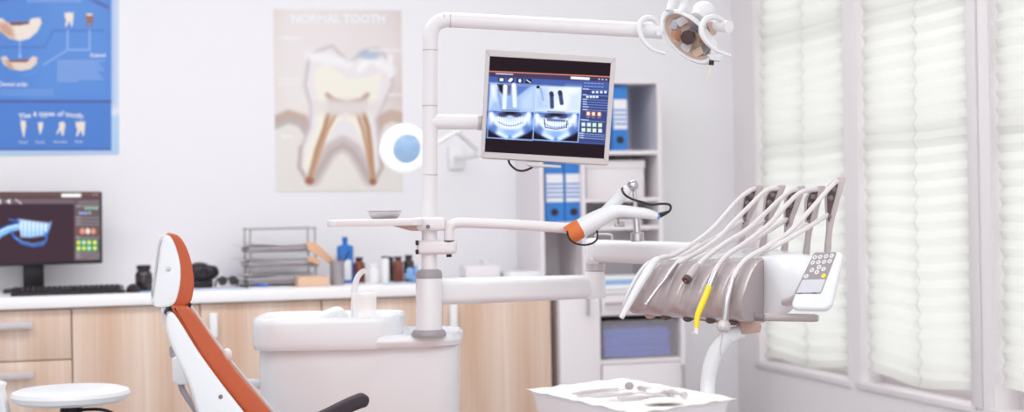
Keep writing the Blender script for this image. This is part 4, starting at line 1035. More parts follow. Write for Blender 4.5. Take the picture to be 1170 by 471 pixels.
for ox, oy, dk in ((0, 0, 0), (176, 6, 1)):
    Q_ = [(30 + ox, 240 + oy), (203 + ox, 246 + oy), (196 + ox, 356 + oy), (23 + ox, 345 + oy)]
    r.poly(Q_, (58, 86, 160), .4); cx_, cy_ = 110 + ox, 290 + oy
    r.ell(cx_, cy_ + 2, 24.5, 15.5, (140, 178, 236), .25); r.ell(cx_, cy_ - 12, 23, 8, (186, 210, 244), .4, .8); r.ell(cx_ - 40, cy_ + 6, 7, 9, (200, 220, 248), .5, .7); r.ell(cx_ + 40, cy_ + 6, 7, 9, (200, 220, 248), .5, .7)
    r.poly([(23 + ox, 312 + oy), (50 + ox, 326 + oy), (90 + ox, 350 + oy), (23 + ox, 346 + oy)], BK, 1.6); r.poly([(196 + ox, 316 + oy), (168 + ox, 332 + oy), (130 + ox, 352 + oy), (196 + ox, 357 + oy)], BK, 1.6)
    for s in (-1, 1):
        r.line([(cx_ + s * 72, cy_ - 38), (cx_ + s * 70, cy_), (cx_ + s * 48, cy_ + 34), (cx_ + s * 14, cy_ + 52)], 4.5, (214, 230, 250), 1.6)
        r.line([(cx_ + s * 72, cy_ - 32), (cx_ + s * 58, cy_ - 12)], 5, WH, 2, .9); r.ell(cx_ + s * 28, cy_ - 34, 6, 3, (50, 46, 84), .4, .85); r.ell(cx_ + s * 62, cy_ + 18, 4, 6, (60, 90, 170), .5, .7)
    r.ell(cx_, cy_ - 40, 7, 2.4, BK, .4, .9); r.line([(cx_ - 30, cy_ - 50), (cx_ + 34, cy_ - 47)], 1.6, (46, 40, 70), .8, .9)
    up_ = [(cx_ - 46, cy_ - 8), (cx_ - 20, cy_ + 4), (cx_, cy_ + 7), (cx_ + 22, cy_ + 5), (cx_ + 48, cy_ - 6)]
    r.line(up_, 9, (226, 238, 252), 1.8); r.line([(x, y + 2) for x, y in up_], 1.2, (70, 96, 170), .6)
    for s in range(-5, 6):
        x = cx_ + s * 9; y = cy_ + 5 - abs(s) * 2.2; r.line([(x, y - 20), (x, y + 16)], 1.3, WH, .6, .75); r.line([(x + 4.5, y - 14), (x + 4.5, y + 14)], .4, (130, 164, 224), .4, .5)
    if dk: r.line([(cx_ - 44, cy_ - 22), (cx_ - 40, cy_ + 8), (cx_, cy_ + 16), (cx_ + 42, cy_ + 8), (cx_ + 44, cy_ - 16)], 1.0, (40, 44, 84), .6, .9); r.line([(cx_ - 30, cy_ - 20), (cx_ + 34, cy_ - 16)], 2.2, (50, 54, 96), .8, .7)
    r.line(Q_ + [Q_[0]], .6, (176, 206, 246), .3)
r.line([(206, 145), (200, 243)], .6, WH, .3, .6); r.line([(29, 238), (379, 249)], .6, (200, 220, 248), .4, .6); r.line([(384, 151), (371, 361)], .8, (190, 214, 246), .35)
r.line([(22, 344), (372, 361)], .8, (140, 180, 244), .4)
# control panel
r.poly([(387, 153), (490, 158), (475, 368), (374, 361)], (62, 70, 124), .5)
r.poly([(389, 125), (490, 130), (489, 158), (388, 152)], (70, 90, 158), .5)
for j, y in enumerate((134, 146)):
    for i in range(6): r.line([(396 + i * 13, y + i * .6), (403 + i * 13, y + .4 + i * .6)], .9, (150, 176, 226), .4)
for y in (158, 180, 197, 207, 216, 226, 237): r.line([(390, y), (486, y + 5)], .7, (120, 150, 216), .35); r.line([(391, y - 1), (404 + (y * 7) % 9, y)], 1.1, (196, 212, 240), .4)
for y, xs_ in ((169, (430, 445, 461, 477)), (187, (408, 421, 433, 445))):
    for x in xs_: r.rect(x - 5, y - 4, x + 5, y + 5, (190, 212, 242), .35); r.ell(x, y, .9, .9, WH, .4)
for i, x in enumerate((411, 431, 453)): r.rect(x - 8, 243 + i, x + 8, 262 + i, (190, 126, 96), .35); r.ell(x, 252 + i, 1.7, 1.9, (252, 236, 222), .3); r.line([(x - 5, 267 + i), (x + 5, 267 + i)], .8, (120, 150, 214), .4)
r.line([(384, 275), (412, 277)], 1.1, (196, 212, 240), .4); r.line([(384, 278), (474, 284)], .7, (120, 150, 216), .35)
for j, y in enumerate((293, 314)):
    for i, x in enumerate((392, 413, 434, 456)): 
        r.rect(x - 7, y - 7 + i, x + 8, y + 8 + i, [(196, 222, 226), (204, 226, 214), (190, 226, 200), (214, 226, 190)][(i + j) % 4], .35); r.ell(x, y + i, 1, 1.2, WH, .4, .7)
for y in (328, 336, 345): r.line([(378, y), (472, y + 6)], .8, (140, 168, 226), .35); r.line([(378, y - 1), (392, y)], 1.1, (196, 212, 240), .4)
r.build('display', sq, 0, 'screen_image', root)
# mount plate and cable underneath
m = MB().prism([up(602, 186.5, DM), up(641, 189, DM), up(641, 192, DM), (up(618, 191, DM)), up(612, 192.5, DM), up(602, 189, DM)], FDH * .05, .002)
fin(m, 'mount_plate', 'steel', root)
m = MB().tube([up(580.5, 181, DM + .02), up(583, 188, DM + .015), up(590, 194, DM + .01), up(598, 195.2, DM + .01), up(606, 192.5, DM + .01), up(612, 188.5, DM + .01)], .0033, 8)
fin(m, 'cable', 'black_rubber', root)
m = MB().box(q(.5, .45, -.07), (.12, .06, .12), None, .012).tube([q(.5, .45, -.075), up(548, 139.4, 4.955)], .018, 14)
fin(m, 'mount_arm', 'silver_plastic', root)

# ================================================================ SWING ARM WITH CAMERA HANDPIECE
DS = 4.88
root = thing('swing_arm', 'white bent tube arm clamped to the pole, chrome ball and rod at its end', 'arm', up(513, 275, DS))
m = MB().tube([up(513, 276, DS), up(513, 268, DS), up(513.5, 262, DS), up(517, 256.8, DS), up(524, 254.6, DS), up(540, 254.8, DS), up(600, 257.5, DS), up(650, 261, DS)], px(5.9, DS), 18)
fin(m, 'bent_tube', 'white_pole', root)
m = MB().tube([up(513, 276.2, DS), up(513, 274.8, DS)], px(7, DS), 18); fin(m, 'seal_ring', 'black_soft', root)
m = MB().tube([up(690, 247, DS + .03), up(697, 238, DS + .03), up(714, 219, DS + .03), up(718, 215, DS + .03)], [px(8, DS), px(7.6, DS), px(6.4, DS), px(5, DS)], 18, sub=4); fin(m, 'link_arm', 'white_gloss', root)
m = MB().ell(up(723, 212.2, DS + .03), px(7, DS), px(7, DS), px(7, DS), n=28); fin(m, 'chrome_ball', 'chrome', root)
m = MB().tube([up(724.5, 214, DS + .03), up(728, 267, DS + .03)], px(2.5, DS), 16).tube([up(727, 250, DS + .03), up(728, 267, DS + .03)], px(4.2, DS), 18)
fin(m, 'chrome_rod', 'chrome', root)
a, b = up(727.9, 265.5, DS + .03), up(728.4, 276, DS + .03); ax = b - a
m = MB().lathe([(px(6.5, DS), 0), (px(7.8, DS), .002), (px(7.8, DS), ax.length - .002), (px(7, DS), ax.length)], a, ax, 28); fin(m, 'end_knob', 'steel', root)
root = thing('intraoral_camera', 'white camera handpiece with orange collar and black cable at the swing arm end', 'dental camera', up(655, 265, DS - .03))
dc = DS - .02
m = MB().tube([up(649.5, 269.5, dc), up(659, 263.5, dc), up(664, 260.5, dc)], [px(11.5, dc), px(11.5, dc), px(11.3, dc)], 26, sub=3); fin(m, 'orange_collar', 'orange_rubber', root)
m = MB().tube([up(661, 262.5, dc), up(672, 256.5, dc), up(683, 250.5, dc), up(694, 244.8, dc), up(704, 241.8, dc), up(714, 241.5, dc), up(725, 242.8, dc), up(737, 244, dc), up(746, 246, dc), up(751, 247.8, dc)], [px(v, dc) for v in (11.1, 11.3, 10.6, 9.2, 7.6, 6.9, 6.7, 6.2, 5.2, 4)], 24); fin(m, 'camera_body', 'white_gloss', root)
m = MB().tube([up(750.5, 247.6, dc), up(753.5, 246.2, dc)], [px(4.1, dc), px(3.4, dc)], 18); fin(m, 'blue_ring', 'blue_ring', root)
m = MB().tube([up(753, 246.4, dc), up(758, 244.5, dc), up(764, 242, dc)], [px(3.3, dc), px(2.6, dc), px(1.6, dc)], 12).tube([up(758, 244.5, dc), up(764, 242, dc), up(766.5, 237.5, dc), up(764, 233.6, dc), up(755, 233, dc), up(745, 233.8, dc), up(735, 231.5, dc), up(722, 227.5, dc), up(714, 222.5, dc), up(710.8, 217, dc + .02), up(711.3, 215, dc + .03)], px(1.35, dc), 8)
fin(m, 'cable', 'black_rubber', root)
m = MB().tube([up(648, 264, dc - .035), up(650, 272, dc - .035), up(657, 278, dc - .035), up(668, 280, dc - .03), up(678, 277.5, dc - .03), up(682.5, 272, dc - .02), up(682, 264, dc)], px(1.1, dc), 8)
fin(m, 'cable_loop', 'black_rubber', root)
m = MB().box(up(708, 256.5, dc + .02), (.03, .012, .014), None, .003).tube([up(706, 249, dc), up(707, 256, dc + .01)], .004, 8); fin(m, 'clip', 'steel', root)
# ================================================================ OPERATING LAMP
DL = 4.9
Lc = up(786, 42, DL)
root = thing('operating_lamp', 'white overhead operating lamp with oval reflector and two curved handles at the arm end', 'lamp', up(751, 34, DL))
A_ = (up(786 + 28, 42 + 27, DL - .02) - Lc)                  # long half axis
B_ = (up(786 + 12.5, 42 - 12.5, DL + .0) - Lc); B_ = B_.normalized()
nL = A_.cross(B_).normalized()
if nL.dot(CAM - Lc) < 0: nL = -nL
nL = (nL + (-EY * .25 - EX * .25)).normalized()
Bd = nL.cross(A_).normalized(); ha = A_.length; hb = px(20.5, DL); Ad = A_.normalized()
def ov(s, h, n=44, off=0): return [Lc + Ad * (ha * s * math.cos(a)) + Bd * (hb * s * math.sin(a)) + nL * h for a in [2 * math.pi * k / n for k in range(n)]]
m = MB().loft([ov(.84, .004), ov(.88, .012), ov(.97, .012), ov(1.03, .002), ov(1.05, -.016), ov(1.0, -.035), ov(.8, -.055), ov(.5, -.066), ov(.02, -.07)], cap=False)
fin(m, 'lamp_housing', 'white_gloss', root)
m = MB().loft([ov(.86, .006), ov(.8, -.012), ov(.62, -.028), ov(.4, -.038), ov(.05, -.042)], cap=False)
fin(m, 'reflector', 'reflector', root, angle=12)
for k in range(8):
    a = 2 * math.pi * k / 8 + .2; p = Lc + Ad * (ha * .58 * math.cos(a)) + Bd * (hb * .58 * math.sin(a)) - nL * .02
    e1 = (Ad * (math.cos(a) * ha) + Bd * (math.sin(a) * hb)).normalized(); e2 = nL.cross(e1)
    R_ = Matrix((e1, e2, nL)).transposed(); fin(MB().box(p, (.027, .031, .003), R_ @ Matrix.Rotation(math.radians(-28), 3, 'Y'), .001, 1), 'mirror_facet', ('facet_cool', 'facet_warm', 'facet_cool', 'white_soft', 'facet_cool', 'facet_warm', 'white_soft', 'reflector')[k], root)  # facet colours stand in for what the mirrors reflect
m = MB().lathe([(px(6, DL), -.03), (px(8.2, DL), -.01), (px(9, DL), .008), (px(8, DL), .016), (0, .018)], Lc + Ad * px(1, DL), nL, 8)
fin(m, 'bulb_shield', 'bulb', root, angle=20)
# handles
def band(m, pts, w, t_, dvec):
    P = [V(p) for p in pts]; Q = []
    E = [P[0] * 2 - P[1]] + P + [P[-1] * 2 - P[-2]]
    for i in range(len(P) - 1):
        p0, p1, p2, p3 = E[i:i + 4]
        for k in range(6):
            s = k / 6; Q.append(0.5 * ((2 * p1) + (p2 - p0) * s + (2 * p0 - 5 * p1 + 4 * p2 - p3) * s * s + (3 * p1 - p0 - 3 * p2 + p3) * s ** 3))
    Q.append(P[-1]); loops = []; n = len(Q)
    for i, p in enumerate(Q):
        T = (Q[min(i + 1, n - 1)] - Q[max(i - 1, 0)]).normalized(); sd = T.cross(dvec).normalized(); up2 = sd.cross(T).normalized(); s = 1 - .45 * max(0, (i / (n - 1) - .55) / .45)
        loops.append([p + sd * (w * s * .5 * math.cos(a)) + up2 * (t_ * s * .5 * math.sin(a)) for a in [2 * math.pi * k / 12 for k in range(12)]])
    return m.loft(loops)
m = band(MB(), [up(752, 27.5, DL - .01), up(746, 21.5, DL - .02), up(738, 20.5, DL - .03), up(731.5, 26, DL - .04), up(731, 36, DL - .05), up(736, 47, DL - .06), up(746, 56.5, DL - .065), up(760.5, 61.5, DL - .07)], px(6.5, DL), .02, FDH)
fin(m, 'handle', 'white_enamel', root, label='curved handle beside the arm')
m = band(MB(), [up(825, 22.5, DL - .03), up(815, 19.5, DL - .05), up(806, 22.5, DL - .065), up(801.5, 31, DL - .075), up(803, 41, DL - .08), up(810, 50.5, DL - .08), up(820, 58, DL - .08), up(835, 64, DL - .08)], px(6.8, DL), .022, FDH)
fin(m, 'handle', 'white_enamel', root, label='curved handle beside the round knob')
m = MB().tube([up(814, 28, DL + .02), up(824, 29.5, DL - .02), up(833, 30.5, DL - .05)], px(7, DL), 24, sub=3); fin(m, 'round_knob', 'white_soft', root)
m = MB().prism([up(807, 24, DL - .01), up(815, 24, DL - .01), up(819, 38, DL - .01), up(813, 42, DL - .01)], FDH * .03, .004); fin(m, 'knob_bracket', 'tan_shade', root)
m = MB().ell(up(804, 13, DL + .06), px(13.5, DL), px(13.5, DL), px(12, DL), n=28).tube([up(797, 22, DL + .04), up(804, 12, DL + .06)], px(10, DL), 20); fin(m, 'rear_housing', 'white_soft', root)
m = MB().prism([up(808, 62, DL - .04), up(826, 61, DL - .04), up(827, 65, DL - .04), up(823, 70, DL - .04), up(812, 69, DL - .04)], FDH * .035, .005); fin(m, 'lower_bracket', 'white_enamel', root)
m = MB().tube([up(813.2, 68.5, DL - .03), up(812.6, 74.5, DL - .03)], px(2.8, DL), 16); fin(m, 'switch_knob', 'black_soft', root)
m = MB().tube([up(812.6, 74, DL - .03), up(810.5, 83, DL - .03), up(807, 94, DL - .03)], [px(1.9, DL), px(1.6, DL), px(1.0, DL)], 12); fin(m, 'switch_stick', 'ivory', root)
# arm joint and yoke to the ceiling arm
m = MB().tube([up(737, 34, DL), up(757, 35.5, DL)], px(9.2, DL), 26).box(up(752, 38.5, DL - .045), (.014, .012, .012), None, .002); fin(m, 'arm_joint', 'white_enamel', root)
m = MB().tube([up(765, 13, DL - .01), up(768, 2, DL), up(775, -14, DL)], px(4.6, DL), 16).tube([up(778, 13, DL + .02), up(782, 2, DL + .02), up(775, -14, DL)], px(4.2, DL), 16).tube([up(775, -12, DL), up(775, -60, DL)], px(8, DL), 20)
fin(m, 'yoke', 'white_enamel', root)
m = MB().tube([up(752, 35, DL + .03), up(762, 28, DL + .05), up(770, 22, DL + .05)], px(5, DL), 14); fin(m, 'joint_link', 'white_enamel', root)

# ================================================================ CHAIR
DCH = 4.4
_rv = ray(122, 235); latv = V((_rv.x, _rv.y, 0)).normalized()      # across the chair, away from the viewer
def extr(m, prof, d, w, bev, seg=3, off=0.0, inset=None):
    P = [pt(x, y, d) + latv * off for x, y in prof]
    return m.prism(P, latv * w, bev, seg)
def smooth2(pts, n=5, closed=True):
    P = [np.array(p, float) for p in pts]; out = []; N = len(P)
    for i in range(N):
        p0, p1, p2, p3 = P[(i - 1) % N], P[i], P[(i + 1) % N], P[(i + 2) % N]
        for k in range(n):
            t_ = k / n; out.append(tuple(.5 * ((2 * p1) + (p2 - p0) * t_ + (2 * p0 - 5 * p1 + 4 * p2 - p3) * t_ * t_ + (3 * p1 - p0 - 3 * p2 + p3) * t_ ** 3)))
    return out
def pillow(prof, d, w, mname, name, parent, edge=.022, k=6, off=0.0, label=None):
    """A padded block: the side outline shrinks with a round shoulder towards both faces."""
    P = smooth2(prof, 4); c = np.mean(np.array(P), 0); loops = []
    steps = [(0, 1)] + []
    seq = []
    for i in range(k + 1): a = math.pi / 2 * i / k; seq.append((edge * (1 - math.sin(a)), edge * (1 - math.cos(a))))
    seq = [(s, o) for s, o in seq]
    full = [(e, o) for e, o in seq] + [(e, w - o) for e, o in reversed(seq)]
    ar = np.array(P); N = len(ar)
    tang = np.roll(ar, -1, 0) - np.roll(ar, 1, 0); nor = np.stack([-tang[:, 1], tang[:, 0]], 1); nor /= np.linalg.norm(nor, axis=1)[:, None] + 1e-9
    if np.sum((ar - c) * nor) < 0: nor = -nor
    for e, o in full:
        off2 = ar - nor * (e * F / d)
        loops.append([pt(x, y, d) + latv * (o + off) for x, y in off2])
    m = MB().loft(loops)
    return fin(m, name, mname, parent, label=label, angle=50)
base = pt(330, 471, DCH)
root = thing('dental_chair', 'dental patient chair with orange upholstered reclined back and headrest in a white shell', 'dental chair', (base.x, base.y, 0))
CH = root; WB = .40
# headrest
hs = thing('headrest', None, None, (base.x, base.y, 0)); hs.parent = root; hs.location = (0, 0, 0); LOC[hs.name] = LOC[root.name]
shell = [(193, 269.5), (187, 272), (183.5, 282), (181, 300), (177.5, 325), (174.8, 344), (177, 350.5), (186, 351.5), (197, 349.5), (202, 342), (206, 325), (206.5, 305), (203, 288), (198, 275)]
oran = [(193, 268.3), (200, 267.6), (207.5, 273), (214.5, 286), (219.5, 303), (221.8, 322), (220.5, 337), (217, 346.5), (209, 351), (199, 351), (194, 340), (192, 320), (190, 300), (188, 280)]
pillow(shell, DCH + .03, .24, 'white_gloss', 'headrest_shell', hs, .006)
pillow(oran, DCH + .036, .22, 'orange_vinyl', 'headrest_cushion', hs, .007)
m = MB().lathe([(0, -.002), (.0065, -.002), (.0065, .003), (0, .004)], pt(192.3, 307, DCH + .03), -latv, 16); fin(m, 'screw', 'steel', hs)
m = MB().box(pt(203, 353, DCH + .12), (.05, .09, .06), Matrix.Rotation(.5, 3, 'Y'), .006); fin(m, 'headrest_bracket', 'black_soft', root)
# backrest
sh = [(190.5, 362), (195.5, 357), (203, 364), (227, 402), (253, 438), (279, 471), (306, 505), (335, 540), (312, 560), (270, 540), (240, 505), (227, 473), (216, 439), (203, 411), (194, 390), (189.5, 373)]
cu = [(196.5, 351), (205, 349.8), (215, 351), (226, 363), (244, 389), (270, 425), (296, 455), (310, 472), (340, 507), (368, 540), (335, 541), (306, 504), (279, 471), (253, 439), (227, 404), (203.5, 366)]
pillow(sh, DCH, WB + .03, 'white_gloss', 'backrest_shell', root, .008, off=-.015)
pillow(cu, DCH + .005, WB - .02, 'orange_vinyl', 'backrest_cushion', root, .009)
fl_ = [(214, 347.5), (217.5, 350), (229, 363.5), (247, 389), (273, 425), (299, 455), (314, 473), (344, 508), (372, 541), (366, 541), (308, 472), (268, 425), (242, 390), (224, 364)]
Pq = [pt(x, y, DCH + .005) + latv * (WB - .035) for x, y in [(x + 2.2, y - .4) for x, y in fl_]]
m = MB().prism(Pq, latv * .03, .003); fin(m, 'far_side_rim', 'white_gloss', root)
m = MB().ell(pt(259.5, 406, DCH + .3), .014, .014, .02, n=16).tube([pt(259.5, 406, DCH + .3), pt(250, 412, DCH + .35)], .012, 12); fin(m, 'side_knob', 'white_gloss', root)
m = MB().lathe([(0, -.001), (.006, -.001), (.006, .004), (0, .004)], pt(252, 453.5, DCH - .012), -latv, 14); fin(m, 'screw', 'taupe_dark', root)
# seat, foot, base (below the frame)
st = pt(352, 545, DCH); ZS = st.z
fwdv = FRH
s0 = st + latv * .0
def sidep(pts): return [st + FRH * a + ZU * b for a, b in pts]
def pillow3(P3, w, mname, name, edge, off):
    c = sum(P3, V()) / len(P3); loops = []
    for e, o in [(edge, 0), (edge * .3, edge * .3), (0, edge), (0, w - edge), (edge * .3, w - edge * .3), (edge, w)]:
        loops.append([p + (c - p).normalized() * e + FDH * (o + off) for p in P3])
    return fin(MB().loft(loops), name, mname, root)
pillow3(sidep([(-.03, .03), (.1, -.02), (.5, -.0), (.95, .03), (1.1, .02), (1.12, -.04), (.9, -.06), (.45, -.1), (.05, -.1), (-.05, -.05)]), WB - .02, 'orange_vinyl', 'seat_cushion', .02, .005)
pillow3(sidep([(-.06, -.05), (.05, -.1), (.45, -.1), (.9, -.06), (1.05, -.07), (.8, -.13), (.4, -.18), (.05, -.18), (-.06, -.12)]), WB, 'white_gloss', 'seat_shell', .014, -.005)
cb = st + FRH * .3 + FDH * (WB / 2)
m = MB().loft([rrect(V((cb.x, cb.y, 0)), .12, .1, .05, .06), rrect(V((cb.x, cb.y, 0)), .1, .085, .05, ZS - .17)]); fin(m, 'pedestal', 'white_gloss', root)
m = MB().loft([rrect(V((cb.x, cb.y, 0)) + FRH * .05, .42, .2, .12, 0), rrect(V((cb.x, cb.y, 0)) + FRH * .05, .42, .2, .12, .04), rrect(V((cb.x, cb.y, 0)) + FRH * .05, .38, .17, .12, .06)]); fin(m, 'floor_base', 'grey_ring', root)
# armrest
ar = [(350, 481), (372, 470.5), (392, 460.5), (408, 453.5), (416, 451.2), (421.5, 454), (422.3, 459.5), (419.5, 465), (414, 467), (404, 471), (385, 481), (365, 492), (352, 494)]
Pq = [pt(x, y, 4.34) for x, y in smooth2(ar, 3)]
m = MB().prism(Pq, latv * .055, .007, 3); fin(m, 'armrest', 'black_soft', root, label='black padded armrest')
m = MB().tube([pt(362, 486, 4.37), pt(362, 520, 4.37), st + FRH * .02 + ZU * -.12], .014, 12); fin(m, 'armrest_post', 'steel', root)

# assistant holder behind the chair
dh = 4.98
root = thing('hose_holder', 'small white holder block with a grey hose behind the chair back', 'holder', pt(206, 440, dh))
m = MB().prism([pt(x, y, dh) for x, y in ((196, 409.5), (210, 405), (215, 412), (217, 434), (213, 440), (202, 440), (196.5, 436))], FDH * .06, .006, 3); fin(m, 'holder_block', 'white_enamel', root)
m = MB().tube([pt(197, 396, dh + .02), pt(197.5, 406, dh + .02), pt(203, 412, dh + .02)], .009, 12); fin(m, 'hook', 'grey_ring', root)
m = MB().tube([pt(206, 438, dh + .03), pt(210, 448, dh + .03), pt(219, 462, dh + .03), pt(228, 474, dh + .05), pt(250, 500, dh + .1), pt(280, 545, dh + .1), pt(300, 610, dh + .1)], .0095, 12); fin(m, 'hose', 'grey_ring', root)
g0 = pt(216, 428, dh + .04); u0 = uc - FRH * hx * .95
m = MB().tube([g0, g0 + FRH * .1 - ZU * .02, V((u0.x, u0.y, g0.z - .04))], .014, 12); fin(m, 'holder_arm', 'white_enamel', root)

# ================================================================ STOOL AND CHAIR SLIVER
def stool(cx_, cy_, d, w, name, label):
    c = pt(cx_, cy_, d); R_ = px(w, d) / 2; zt = c.z + .02
    root = thing(name, label, 'stool', (c.x, c.y, 0))
    m = MB().lathe([(0, -.04), (R_ * .86, -.038), (R_ * .97, -.028), (R_, -.014), (R_ * .97, -.003), (R_ * .85, .004), (R_ * .5, .007), (0, .008)], (c.x, c.y, zt), n=48); fin(m, 'seat', 'white_enamel', root)
    m = MB().lathe([(0, 0), (.1, 0), (.1, .008), (.035, .012), (.03, .05), (0, .05)], (c.x, c.y, zt - .092), n=24); fin(m, 'seat_mount', 'black_soft', root)
    m = MB().lathe([(.024, 0), (.024, zt - .3), (.014, zt - .295), (.014, zt - .09)], (c.x, c.y, .08), n=20); fin(m, 'gas_column', 'black_plastic', root)
    m = MB().tube([(c.x + .02, c.y - .02, zt - .06), (c.x + .09, c.y - .05, zt - .06), (c.x + .15, c.y - .07, zt - .085)], .005, 8); fin(m, 'lever', 'black_soft', root)
    for k in range(5):
        a = 2 * math.pi * k / 5 + .3; e = V((math.cos(a), math.sin(a), 0)); o = V((c.x, c.y, 0))
        m = MB().tube([o + e * .02 + ZU * .1, o + e * .14 + ZU * .085, o + e * .22 + ZU * .06], [.022, .018, .013], 10); lg = fin(m, 'leg', 'black_plastic', root)
        m = MB().lathe([(0, -.012), (.024, -.012), (.026, 0), (.024, .012), (0, .012)], o + e * .21 + ZU * .0262, V((-e.y, e.x, 0)), 18); fin(m, 'caster', 'black_soft', lg)
stool(81, 453, 5.1, 134, 'round_stool', 'round white padded stool with black column in front of the wooden cabinets')
# chair with white backrest, mostly outside the frame at the left edge
d5 = 5.0
root = thing('office_chair', 'white chair back, only its slanting edge showing at the lower left corner', 'chair', pt(-165, 640, d5) - ZU * (pt(-165, 640, d5).z))
prof = smooth2([(-2, 437), (1, 446), (4.5, 462), (8, 480), (4, 500), (-60, 505), (-110, 500), (-125, 480), (-120, 450), (-110, 437), (-60, 433)], 4)
m = MB().prism([pt(x, y, d5) for x, y in prof], FDH * .05, .012, 3); fin(m, 'backrest', 'white_enamel', root)
o = LOC[root.name]; zb_ = pt(-60, 505, d5).z
m = MB().tube([pt(-90, 490, d5) + FDH * .06, pt(-100, 540, d5) + FDH * .05, o + V((0, 0, .42)) - FDH * .1], .02, 12); fin(m, 'back_support', 'black_plastic', root)
sc_ = o - FDH * .22
m = MB().loft([rrect(sc_, .2, .2, .09, .42), rrect(sc_, .22, .22, .1, .44), rrect(sc_, .22, .22, .1, .465), rrect(sc_, .19, .19, .09, .485)]); fin(m, 'seat', 'white_enamel', root)
m = MB().lathe([(.028, 0), (.028, .2), (.016, .21), (.016, .34)], sc_ + V((0, 0, .08)), n=18); fin(m, 'gas_column', 'black_plastic', root)
for k in range(5):
    a = 2 * math.pi * k / 5; e = V((math.cos(a), math.sin(a), 0))
    m = MB().tube([sc_ + e * .02 + ZU * .1, sc_ + e * .27 + ZU * .06], [.022, .014], 10); lg = fin(m, 'leg', 'black_plastic', root)
    m = MB().lathe([(0, -.012), (.024, -.012), (.026, 0), (.024, .012), (0, .012)], sc_ + e * .26 + ZU * .0262, V((-e.y, e.x, 0)), 18); fin(m, 'caster', 'black_soft', lg)

# ================================================================ INSTRUMENT HEAD
def hd(t_): return 4.72 - .30 * t_             # depth of the front face along the row
L0 = [(764, 296.5, .085), (757, 297, .06), (748, 299.5, .035), (741, 304, .012), (734, 313, -.008), (727, 325, -.022), (721, 337, -.028), (717.5, 347, -.026), (717, 353, -.012), (720, 358, .01), (730, 359.5, .04), (758, 357, .09), (766, 330, .12)]
L1 = [(884, 293, .10), (876, 294, .075), (869, 297, .045), (864, 302, .018), (859, 311, -.006), (854, 323, -.022), (849.5, 336, -.03), (846.5, 347, -.028), (846, 358, -.016), (848.5, 366, .006), (857, 369, .04), (880, 366, .1), (892, 330, .13)]
root = thing('dental_delivery_unit', 'grey and white dental delivery unit with five upright hose holders behind it', 'dental unit', pt(800, 380, 4.6))
HEAD_ = root; loops = []; NS = 60
gt = [.09, .30, .50, .70, .895]
def prof_dense(L, per=4):
    P = [np.array(p, float) for p in L]; out = []
    for i in range(len(P) - 1):
        p0, p1, p2, p3 = P[max(i - 1, 0)], P[i], P[i + 1], P[min(i + 2, len(P) - 1)]
        for k in range(per):
            t_ = k / per; out.append(.5 * ((2 * p1) + (p2 - p0) * t_ + (2 * p0 - 5 * p1 + 4 * p2 - p3) * t_ * t_ + (3 * p1 - p0 - 3 * p2 + p3) * t_ ** 3))
    out.append(P[-1]); return out
D0, D1 = prof_dense(L0), prof_dense(L1)
for i in range(NS + 1):
    t_ = i / NS; lp = []; g_ = max(math.exp(-((t_ - c_) / .045) ** 2) for c_ in gt)
    e_ = min(t_, 1 - t_); sh_ = 1 - .05 * max(0, 1 - e_ / .03) ** 2
    cen = (np.mean(D0, 0) * (1 - t_) + np.mean(D1, 0) * t_)
    for j, (a, b) in enumerate(zip(D0, D1)):
        x, y, dd = a * (1 - t_) + b * t_; x = cen[0] + (x - cen[0]) * sh_; y = cen[1] + (y - cen[1]) * sh_
        y += 2.0 * math.sin(math.pi * t_) * (0 if j > 30 else .3)
        front = max(0, 1 - abs(j - 20) / 17)
        lp.append(pt(x, y, hd(t_) + dd + .022 * g_ * min(1, front * 2)))
    loops.append(lp)
fin(MB().loft(loops), 'front_shell', 'taupe', root, angle=45)
# pale rim at the left end
rim = [pt(x - 3.5, y - .5, hd(-.02) + dd + .004) for x, y, dd in D0[4:36]]
m = MB().tube(rim, .006, 10, sub=2); fin(m, 'end_rim', 'white_enamel', root)
# white body right of / behind the shell
def sect(cx_, cy_, d, ry, rz, n=24, ex=.75):
    c = pt(cx_, cy_, d); a2 = (FDH * .7 - FRH * .25).normalized(); out = []
    for k in range(n):
        a = 2 * math.pi * k / n; out.append(c + a2 * (rz * math.copysign(abs(math.cos(a)) ** ex, math.cos(a))) + ZU * (ry * math.copysign(abs(math.sin(a)) ** ex, math.sin(a))))
    return out
secs = [(846, 331, 4.62, 36, .10), (858, 331, 4.55, 37, .115), (872, 329.5, 4.50, 36.5, .12), (886, 325, 4.475, 34, .12), (900, 318.5, 4.46, 29, .11), (912, 312, 4.455, 22.5, .09), (920, 307, 4.455, 16, .065), (925, 303.5, 4.455, 9, .035), (927, 302, 4.455, 2, .01)]
fin(MB().loft([sect(x, y, d, px(h, d), rz) for x, y, d, h, rz in secs]), 'white_body', 'white_gloss', root, angle=60)
tops = [pt(766, 285.5, 4.93), pt(880, 283, 4.8), pt(926, 291, 4.58), pt(880, 297, 4.52), pt(764, 298, 4.8)]
m = MB().prism(tops, -ZU * .03, .008, 3); fin(m, 'top_cover', 'white_gloss', root)
m = MB().prism([pt(760, 357, 4.76), pt(864, 366, 4.47), pt(866, 373, 4.5), pt(845, 373, 4.55), pt(764, 362, 4.78)], FDH * .14, .004); fin(m, 'underside_plate', 'tan_shade', root)
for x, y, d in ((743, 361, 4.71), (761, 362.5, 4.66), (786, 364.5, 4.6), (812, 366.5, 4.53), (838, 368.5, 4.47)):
    m = MB().ell(pt(x, y, d), px(6, d), px(6, d), px(3.6, d), n=16); fin(m, 'knob', 'brown_dark' if x > 745 else 'tan_shade', root)
m = MB().prism([pt(846, 368, 4.5), pt(868, 366.5, 4.46), pt(871, 373, 4.46), pt(869, 380, 4.47), pt(846, 383, 4.5)], FDH * .09, .006, 3); fin(m, 'mount_block', 'tan_shade', root)
